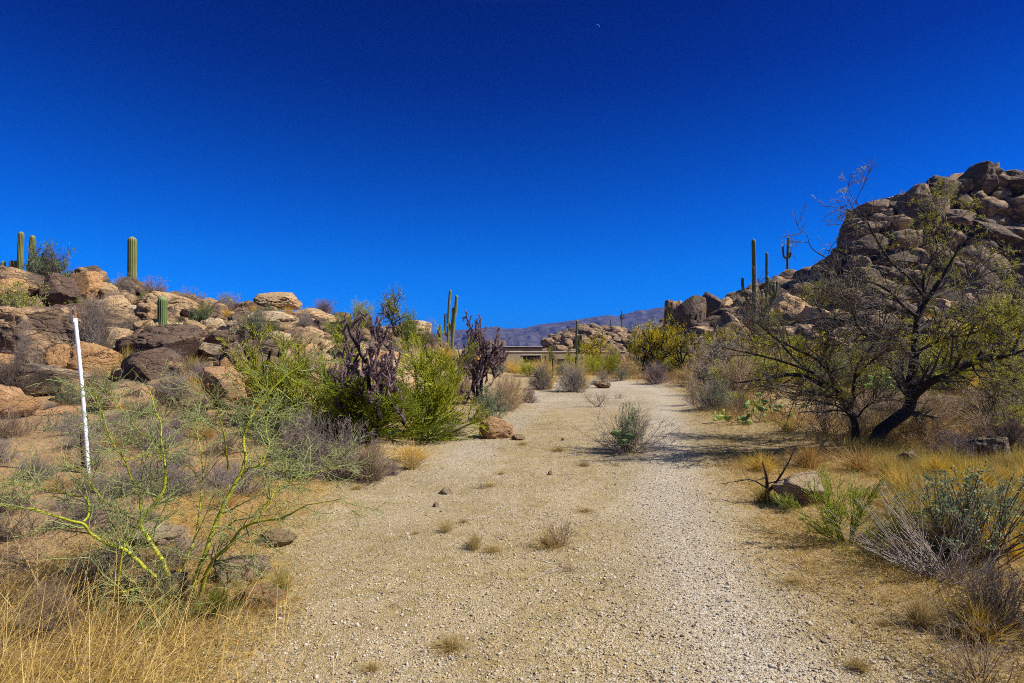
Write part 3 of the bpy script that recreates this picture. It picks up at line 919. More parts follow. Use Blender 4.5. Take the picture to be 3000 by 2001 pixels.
# the many smaller ones of both hills in one heap each
def rest_heap(items, label):
    mb = MB()
    base = {}
    for loc, half, rot, kind, i in items:
        key = (i, kind)
        if key not in base:
            par = {'block': dict(npl=14, sharp=55, round_=.05), 'round': dict(npl=16, sharp=20, round_=.45), 'slab': dict(npl=15, sharp=24, layers=.035, round_=.1), 'layer': dict(npl=15, sharp=22, layers=.085, round_=.15)}[kind]
            base[key] = rock_shape(100 + i * 7 + hash_kind(kind), 3, **par)
        v, t = base[key]
        R = np.array(Matrix.LocRotScale(None, __import__('mathutils').Euler(rot), None).to_3x3())
        mb.add((v * np.array(half)) @ R.T + np.array(loc), None, t)
    o = mb.build('boulder_field', M['rock'])
    o.color = (.75, .69, .62, .62)
    tag(o, label, 'boulders', kind='stuff')
rest_heap(REST, 'countless smaller brown boulders piled over the far hills')
print('rocks', len(LEFT_ROCKS), len(CAND), len(REST))

# ------------------------------------------------------------------ the house beyond the crest
def box(mb, x0, x1, y0, y1, z0, z1, bev=0.03):
    bm = bmesh.new()
    bmesh.ops.create_cube(bm, size=1)
    for v in bm.verts:
        v.co = Vector(((x0 + x1) / 2 + v.co.x * (x1 - x0), (y0 + y1) / 2 + v.co.y * (y1 - y0), (z0 + z1) / 2 + v.co.z * (z1 - z0)))
    bmesh.ops.bevel(bm, geom=bm.edges[:], offset=bev, segments=2, affect='EDGES')
    bmesh.ops.triangulate(bm, faces=bm.faces[:])
    bm.verts.index_update()
    mb.add([v.co[:] for v in bm.verts], None, [[v.index for v in f.verts] for f in bm.faces]); bm.free()

def make_house():
    Y = 84.0
    k = Y / F
    X = lambda px: (px - CX) * k
    Z = lambda py: EYE + (HOR - py) * k
    base = hz(X(1650), Y) - .3
    h = thing('adobe_house', 'low tan adobe house with flat roof beyond the end of the drive', 'house', (X(1640), Y, base))
    st = simple_mat('tan_stucco', (0.33, 0.26, 0.175), .9, 3.0, .12)
    dk = simple_mat('dark_fascia', (0.07, 0.04, 0.03), .6, 3.0, .2)
    tr = simple_mat('pale_coping', (0.55, 0.5, 0.42), .7, 3.0, .1)
    gl = simple_mat('dark_glass', (0.012, 0.012, 0.015), .1, 3.0, .1, 0)
    o = (-X(1640), -Y, -base)
    def part(name, mat, *bx, parent=h):
        mb = MB()
        for (a, b, y0, y1, c, d) in bx: box(mb, a + o[0], b + o[0], y0 + o[1], y1 + o[1], c + o[2], d + o[2])
        return mb.build(name, mat, parent, smooth=False)
    w = part('wall', st, (X(1478), X(1632), Y, Y + 8, base, Z(1032)), (X(1632), X(1655), Y + .9, Y + 8, base, Z(1032)), (X(1655), X(1850), Y, Y + 8, base, Z(1032)), (X(1632) - .02, X(1655) + .02, Y + .01, Y + .88, Z(1052), Z(1032.2)))
    part('coping', tr, (X(1478) - .1, X(1850) + .1, Y - .1, Y + .4, Z(1032) + .003, Z(1029)))
    part('wall', st, (X(1492), X(1549), Y + 14, Y + 20, base, EYE + (HOR - 998) * (Y + 14) / F))
    part('wall', st, (X(1600), X(1660), Y + 9, Y + 13, base, Z(1024)))
    rf = part('roof', dk, (X(1490), X(1606), Y + 3.0, Y + 12, Z(1028), Z(1016.5)))
    part('coping', tr, (X(1490) - .08, X(1606) + .08, Y + 2.9, Y + 12, Z(1016.5) + .003, Z(1014.8)))
    wi = part('window', gl, (X(1528), X(1582), Y - .02, Y + .1, Z(1062), Z(1041)))
    part('window_lintel', tr, (X(1524), X(1584), Y - .12, Y + .02, Z(1041) + .004, Z(1038.5)), parent=wi)
    part('garage_door', simple_mat('garage_door', (0.2, 0.13, 0.09), .7, 4.0, .2), (X(1632) + .03, X(1655) - .03, Y + .8, Y + .895, base, Z(1058)))
    lm = part('wall_lamp', dk, (X(1622), X(1626), Y - .25, Y, Z(1064), Z(1056)))
    h.rotation_euler = (0, 0, math.radians(15))
make_house()

# ------------------------------------------------------------------ saguaros
def sag_column(mb, pts, r, ribs=18, taper_base=.8, tip=True, rg=RNG, n=44, pleat=.085):
    P = smooth_path(pts, n)
    seg = np.linalg.norm(np.diff(P, axis=0), axis=1)
    s = np.r_[0, np.cumsum(seg)]; L = s[-1]
    T = np.gradient(P, axis=0); T /= np.linalg.norm(T, axis=1, keepdims=True)
    # extra rings in the dome
    dome = r * 1.35
    u = L - s
    prof = np.where(u < dome, np.sqrt(np.clip(1 - (1 - u / dome) ** 2, 0, 1)), 1.0)
    prof = np.maximum(prof, .02)
    prof = prof * (taper_base + (1 - taper_base) * sstep(0, L * .35, s)) * (1 + .035 * fbm(np.stack([s * .9 / r * .25, s * 0, s * 0], -1), 2, int(r * 999)))
    m = ribs * 4
    ang = np.arange(m) * 2 * math.pi / m
    ph = np.cos(ang * ribs)
    ref = np.array([0.03, 1.0, 0.06])
    U = np.cross(T, ref); U /= np.linalg.norm(U, axis=1, keepdims=True); V = np.cross(T, U)
    rad = r * prof[:, None] * (1 + pleat * ph[None])
    v = P[:, None] + rad[..., None] * (np.cos(ang)[None, :, None] * U[:, None] + np.sin(ang)[None, :, None] * V[:, None])
    idx = np.arange(n * m).reshape(n, m)
    q = np.stack([idx[:-1], np.roll(idx[:-1], -1, 1), np.roll(idx[1:], -1, 1), idx[1:]], -1).reshape(-1, 4)
    a = (.04 + .5 * np.clip(ph, 0, 1) ** 4)[None] + .45 * sstep(r * 1.2, 0, u)[:, None]
    # spines: little tufts down every rib
    mb.add(v.reshape(-1, 3), q, None, np.clip(a, 0, 1).ravel())
    cap = np.array([P[-1] + T[-1] * r * .04])
    b = mb.n
    last = np.arange(m) + b - m
    mb.v.append(cap); mb.a.append(np.array([.9])); mb.n += 1
    mb.t.append(np.stack([last, np.roll(last, -1), np.full(m, b)], -1))

def saguaro(label, base, cols, color=(1, 1, 1, 1), group=None, ribs=18):
    """cols: list of (points relative to base, radius); the first is the trunk, the rest are arms"""
    t = thing('saguaro_cactus', label, 'cactus', base, group)
    for k, (pts, r) in enumerate(cols):
        mb = MB()
        sag_column(mb, pts, r, ribs if r > .12 else 12, .82 if k == 0 else .75, n=48)
        o = mb.build('trunk' if k == 0 else 'arm', M['sag'], t)
        o.color = color
    return t

def sag_px(label, Y, cols, color=(1, 1, 1, 1), ybase=None, dy=None, ribs=14):
    """columns given by photograph points at distance Y -> real metres"""
    k = Y / F
    x0, y0 = cols[0][0][0]
    bx, bz = (x0 - CX) * k, EYE + (HOR - y0) * k
    gz = hz(bx, Y)
    cc = []
    for i, (pts, wpx) in enumerate(cols):
        d = 0 if dy is None else dy[i]
        L = []
        for j, (px, py) in enumerate(pts):
            f = j / max(1, len(pts) - 1)
            L.append(((px - CX) * k - bx, d * min(1, f * 1.6), EYE + (HOR - py) * k - bz))
        cc.append((L, wpx / 2 * k * .82))
    if gz < bz:                                            # carry the trunk down to the soil
        p = cc[0][0]
        cc[0] = ([(p[0][0], 0, gz - bz - .1)] + p, cc[0][1])
    return saguaro(label, (bx, Y, bz), cc, color, ribs=ribs)

sag_px('tall saguaro at the far left of the left ridge with low round buds', 27.5, [([(55, 800), (56, 770), (57, 730), (59, 677)], 17), ([(54, 782), (46, 778), (43, 770), (44, 763)], 15), ([(54, 786), (36, 784), (31, 775), (32, 762)], 14), ([(55, 790), (16, 790), (7, 780), (8, 764)], 14)], (1, .95, .8, 1))
sag_px('slimmer saguaro standing behind the bushy shrub on the left ridge', 29, [([(88, 800), (89, 760), (91, 725), (93, 688)], 16)], (1.15, 1.0, .8, 1))
sag_px('lone straight saguaro rising from the left skyline', 27, [([(386, 850), (385, 800), (385, 740), (385, 692)], 27)], (1.15, 1.15, .75, 1), ribs=13)
sag_px('short barrel shaped saguaro in front of the pale dome on the left slope', 18.2, [([(474, 952), (475, 930), (475, 900), (475, 868)], 29)], (.8, 1.05, .9, 1), ribs=13)
sag_px('small saguaro among bare bushes left of the perched boulder', 27, [([(672, 918), (673, 900), (674, 876)], 12)], (1, 1, .8, 1))
sag_px('saguaro with a tall bare stem and two short arms left of the second purple cholla', 42,
       [([(1312, 1000), (1313, 960), (1315, 900), (1319, 848)], 8.5), ([(1311, 985), (1304, 975), (1304, 945), (1305, 917)], 8.5), ([(1313, 975), (1318, 962), (1318, 945)], 6)], (1.2, 1.15, .95, 1))
sag_px('thick leaning saguaro right beside the tall stemmed one left of the second purple cholla', 40,
       [([(1325, 1002), (1329, 950), (1335, 900), (1338, 864)], 11), ([(1324, 985), (1323, 960), (1327, 930), (1328, 900)], 9)], (1.25, 1.2, .95, 1))
sag_px('pair of small dark saguaros left of the thick leaning saguaro', 38, [([(1289, 1000), (1289, 975), (1289, 951)], 7), ([(1287, 992), (1283, 985), (1283, 965)], 5)], (.7, .8, .8, 1))
sag_px('tall ribbed saguaro with four upturned arms on the right slope', 50,
       [([(2211, 990), (2210, 930), (2210, 860), (2210, 780), (2209, 697)], 13.5),
        ([(2207, 900), (2194, 885), (2184, 860), (2179, 835), (2179, 812)], 9.5),
        ([(2211, 905), (2219, 895), (2220, 875), (2220, 850)], 9),
        ([(2211, 870), (2217, 850), (2219, 815), (2219, 792)], 8)], (.85, .9, .8, 1), dy=[0, .2, -.9, .6])
sag_px('slender saguaro with curved arms just right of the tall four armed saguaro', 52,
       [([(2246, 918), (2246, 880), (2247, 800), (2248, 737)], 9),
        ([(2245, 880), (2243, 860), (2244, 830), (2244, 811)], 9),
        ([(2246, 885), (2265, 868), (2272, 845), (2277, 823)], 9),
        ([(2246, 888), (2262, 876), (2266, 850), (2270, 825)], 8),
        ([(2240, 905), (2243, 885), (2249, 860), (2252, 836)], 10)], (.75, .85, .75, 1), dy=[0, -.4, .4, -.6, -1.2])
sag_px('small three armed saguaro silhouetted on the right skyline', 82,
       [([(2308, 780), (2309, 740), (2311, 694)], 7), ([(2308, 760), (2299, 752), (2296, 740), (2296, 720)], 6), ([(2309, 757), (2317, 750), (2319, 738)], 5), ([(2309, 756), (2313, 748), (2313, 736)], 4.5)], (.6, .65, .6, 1))
sag_px('saguaro with dark scarred top in front of the far middle hill', 76,
       [([(1690, 1040), (1689, 1010), (1689, 985), (1690, 960), (1690, 937)], 8), ([(1691, 1034), (1697, 1024), (1697, 1000), (1697, 980)], 7), ([(1691, 1036), (1703, 1026), (1703, 1000), (1703, 979)], 7)], (1, 1, .75, 1))
sag_px('tiny saguaro with two arms on top of the far middle hill', 128, [([(1822, 948), (1822, 930), (1822, 910)], 4), ([(1822, 936), (1818, 933), (1818, 923)], 3), ([(1822, 936), (1826, 932), (1827, 919)], 3)], (.8, .9, .85, 1))
sag_px('tiny single saguaro on the far middle hill left of the two armed one', 128, [([(1789, 948), (1789, 935)], 3.5)], (.8, .9, .85, 1))
sag_px('tiny saguaro low on the right of the far middle hill', 115, [([(1766, 1012), (1766, 985), (1766, 971)], 4), ([(1766, 1002), (1772, 998), (1772, 985)], 3.5)], (.8, .95, .8, 1))

# ------------------------------------------------------------------ prototypes of the scrub, one metre tall and wide
PROTO = {}
def stems_from_base(rg, n, el=(20, 85), ln=(.55, .95), r0=.008, up=.02, wig=.1, npts=6, spread=.05, rmin=.002):
    az = rg.uniform(0, 2 * math.pi, n); e = np.radians(rg.uniform(el[0], el[1], n))
    d = np.stack([np.cos(az) * np.cos(e), np.sin(az) * np.cos(e), np.sin(e)], -1)
    P = np.zeros((n, npts, 3))
    P[:, 0, :2] = rg.normal(size=(n, 2)) * spread; P[:, 0, 2] = -.02
    L = rg.uniform(ln[0], ln[1], n)
    for k in range(1, npts):
        d = d + rg.normal(size=(n, 3)) * wig; d[:, 2] += up
        d /= np.linalg.norm(d, axis=1, keepdims=True)
        P[:, k] = P[:, k - 1] + d * (L / (npts - 1))[:, None]
    R = np.linspace(r0, rmin, npts)[None] * rg.uniform(.7, 1.2, n)[:, None]
    return P, R

def fit(mbs, w=1.0, h=1.0):
    """scale a plant so that it is about w wide and h high"""
    allv = np.concatenate([np.concatenate(m.v) for m in mbs])
    ext = np.percentile(np.hypot(allv[:, 0], allv[:, 1]), 97); top = np.percentile(allv[:, 2], 99.3)
    for m in mbs:
        m.v = [v * np.array([w * .5 / ext, w * .5 / ext, h / top]) for v in m.v]

def proto_twig(seed, n=46, dens=(7, 4), el=(15, 88), up=.02):
    rg = np.random.default_rng(seed)
    P, R = stems_from_base(rg, n, el, up=up)
    P2, R2 = spawn(P, R, dens[0], rg, (.2, 1), (.18, .42), (18, 50), up, .12, 4, .6, .0022)
    P3, R3 = spawn(P2, R2, dens[1], rg, (.2, 1), (.08, .22), (20, 55), up, .15, 3, .7, .0018)
    mb = MB(); mb.tubes(P, R, 4, .1 + .3 * rg.random(len(P))); mb.tubes(P2, R2, 3, .3 + .5 * rg.random(len(P2))); mb.tubes(P3, R3, 3, .4 + .6 * rg.random(len(P3)))
    fit([mb]); return [('twigs', mb, 'twig')]

def proto_leafy(seed, nleaf=4, n=34, lsz=.035):
    rg = np.random.default_rng(seed)
    P, R = stems_from_base(rg, n, (15, 85))
    P2, R2 = spawn(P, R, 7, rg, (.25, 1), (.15, .38), (20, 55), .03, .12, 4, .6, .0022)
    P3, R3 = spawn(P2, R2, 3, rg, (.3, 1), (.07, .18), (25, 60), .02, .15, 3, .7, .0018)
    mb = MB(); mb.tubes(P, R, 4, .1); mb.tubes(P2, R2, 3, .35 + .3 * rg.random(len(P2))); mb.tubes(P3, R3, 3, .5)
    lf = MB()
    A = np.concatenate([P3[:, 1:].reshape(-1, 3)]); D = np.repeat(P3[:, -1] - P3[:, 0], 2, 0)
    A = np.repeat(A, nleaf // 2 + 1, 0); D = np.repeat(D, nleaf // 2 + 1, 0)
    A = A + rg.normal(size=A.shape) * .012
    lf.leaves(A, D / (np.linalg.norm(D, axis=1, keepdims=True) + 1e-9) + rg.normal(size=D.shape) * .7, rg.uniform(.6, 1.2, len(A)) * lsz, lsz * .45, rg.random(len(A)), rng=rg)
    fit([mb, lf]); return [('stems', mb, 'twig'), ('leaves', lf, 'leaf')]

def proto_broom(seed, n=26, per=(9, 8, 4), el=(40, 88)):
    rg = np.random.default_rng(seed)
    P, R = stems_from_base(rg, n, el, (.6, 1.0), .011, .03)
    P2, R2 = spawn(P, R, per[0], rg, (.25, 1), (.25, .5), (12, 40), .06, .1, 4, .55, .003)
    P3, R3 = spawn(P2, R2, per[1], rg, (.15, 1), (.1, .28), (15, 45), .06, .12, 3, .7, .0026)
    mb = MB(); mb.tubes(P, R, 4, .05)
    tw = MB(); tw.tubes(P2, R2, 3, .3 * rg.random(len(P2)) + .1); tw.tubes(P3, R3, 3, rg.random(len(P3)))
    fit([mb, tw]); return [('stems', mb, 'green'), ('twigs', tw, 'green')]

def proto_grass(seed, n=420, mat='grass', bend=(.1, .5)):
    rg = np.random.default_rng(seed)
    az = rg.uniform(0, 2 * math.pi, n); e = np.radians(rg.uniform(35, 88, n))
    d = np.stack([np.cos(az) * np.cos(e), np.sin(az) * np.cos(e), np.sin(e)], -1)
    b = np.zeros((n, 3)); b[:, :2] = rg.normal(size=(n, 2)) * .1
    mb = MB(); mb.blades(b, d, rg.uniform(.5, 1.1, n), rg.uniform(.010, .02, n), rg.uniform(bend[0], bend[1], n), rg.random(n), 3, rg)
    fit([mb]); return [('blades', mb, mat)]

def proto_tree(seed, leafmul=1.0):
    rg = np.random.default_rng(seed)
    P, R = stems_from_base(rg, 5, (30, 70), (.5, .8), .03, .0, .16, 7, .01, .012)
    P2, R2 = spawn(P, R, 6, rg, (.3, 1), (.3, .55), (25, 65), .02, .16, 5, .6, .006)
    P3, R3 = spawn(P2, R2, 7, rg, (.2, 1), (.15, .32), (25, 65), .01, .18, 4, .6, .003)
    P4, R4 = spawn(P3, R3, 5, rg, (.2, 1), (.06, .16), (25, 65), .0, .18, 3, .7, .002)
    mb = MB(); mb.tubes(P, R, 6, .1); mb.tubes(P2, R2, 4, .2); mb.tubes(P3, R3, 3, .4)
    cr = MB(); cr.tubes(P4, R4, 3, .1)
    A = P4[:, 1:].reshape(-1, 3); A = np.repeat(A, int(3 * leafmul), 0) ; A = A + rg.normal(size=A.shape) * .025
    keep = fbm(A * 5, 2, seed) > -.02
    A = A[keep]
    cr.leaves(A, rg.normal(size=A.shape), rg.uniform(.02, .05, len(A)), .014, rg.random(len(A)), rng=rg)
    fit([mb, cr]); return [('trunk', mb, 'bark'), ('crown', cr, 'mleaf')]

KINDS = {
 'twig': [proto_twig(1), proto_twig(2, 60, (6, 4)), proto_twig(3, 36, (9, 4), (30, 88), .04)],
 'dense': [proto_twig(11, 90, (8, 5), (5, 88)), proto_twig(12, 80, (9, 5), (10, 85))],
 'wisp': [proto_twig(21, 18, (6, 3), (35, 88), .05), proto_twig(22, 14, (7, 4), (30, 85), .04)],
 'leafy': [proto_leafy(31), proto_leafy(32, 6, 30, .03), proto_leafy(33, 4, 40, .045)],
 'broom': [proto_broom(41), proto_broom(42, 20), proto_broom(43, 30, (8, 7, 4), (25, 88))],
 'grass': [proto_grass(51), proto_grass(52, 300), proto_grass(53, 520)],
 'ygrass': [proto_grass(61, 420, 'ygrass'), proto_grass(62, 520, 'ygrass')],
 'tree': [proto_tree(71, .67), proto_tree(72, .67), proto_tree(73, 1.0), proto_tree(74, .34)],
}
MESH = {k: [[(n, mb.mesh(n, M[m])) for n, mb, m in pr] for pr in v] for k, v in KINDS.items()}
NAME = {'twig': ('bare_shrub', 'shrub'), 'dense': ('bare_shrub', 'shrub'), 'wisp': ('bare_shrub', 'shrub'), 'leafy': ('leafy_shrub', 'shrub'), 'broom': ('green_shrub', 'shrub'),
        'grass': ('grass_tuft', 'grass tuft'), 'ygrass': ('grass_tuft', 'grass tuft'), 'tree': ('small_tree', 'tree')}
COLS = {'gray': (1, .98, .98), 'purple': (.92, .82, .95), 'brown': (1, .85, .68), 'tan': (1.45, 1.25, .95), 'dark': (.5, .45, .42), 'straw': (1.7, 1.45, .85),
        'green': (1, 1, 1), 'lime': (1.7, 1.45, .6), 'grayg': (.9, .95, 1.15), 'olive': (1.25, 1.15, .5), 'yellow': (1.4, 1.25, .65), 'dgreen': (.6, .75, .6), 'blue': (.85, .95, 1.25), 'dull': (.85, .85, .8), 'pale': (1.5, 1.5, 1.6), 'ash': (1.5, 1.42, 1.36)}
def plant(kind, loc, w, h, col, label, group=None, i=None, rz=None, d=None):
    pr = MESH[kind]
    parts = pr[(rnd.randrange(len(pr)) if i is None else i) % len(pr)]
    name, cat = NAME[kind]
    c = (*COLS[col], 1)
    rz = rnd.uniform(0, 6.28) if rz is None else rz
    sc = (w, w if d is None else d, h)
    if len(parts) == 1:
        o = bpy.data.objects.new(name, parts[0][1]); C.objects.link(o)
        o.color = c
    else:
        o = bpy.data.objects.new(name, None); o.empty_display_size = .1; C.objects.link(o)
        for n, me in parts:
            ch = bpy.data.objects.new(n, me); C.objects.link(ch); ch.parent = o
            if n in ('leaves', 'twigs', 'crown') or kind == 'broom': ch.color = c
    o.location = loc; o.scale = sc; o.rotation_euler = (0, 0, rz)
    return tag(o, label, cat, group)

def plant_px(kind, x0, x1, y0, y1, col, label, Y=None, group=None, i=None):
    """x0..x1, y0..y1: its extent in the photograph; stands where its foot meets the ground"""
    cx = (x0 + x1) / 2
    if Y is None:
        g = gp(cx, y1, 110); Y = g.y
    k = Y / F
    x = (cx - CX) * k
    z = hz(x, Y)
    top = EYE + (HOR - y0) * k
    zb = EYE + (HOR - y1) * k
    base = min(z, zb) if z < zb - .6 else zb if abs(zb - z) < .6 else z
    h = max(top - base, .05)
    return plant(kind, (x, Y, base - .02), (x1 - x0) * k * 1.05, h, col, label, group, i)

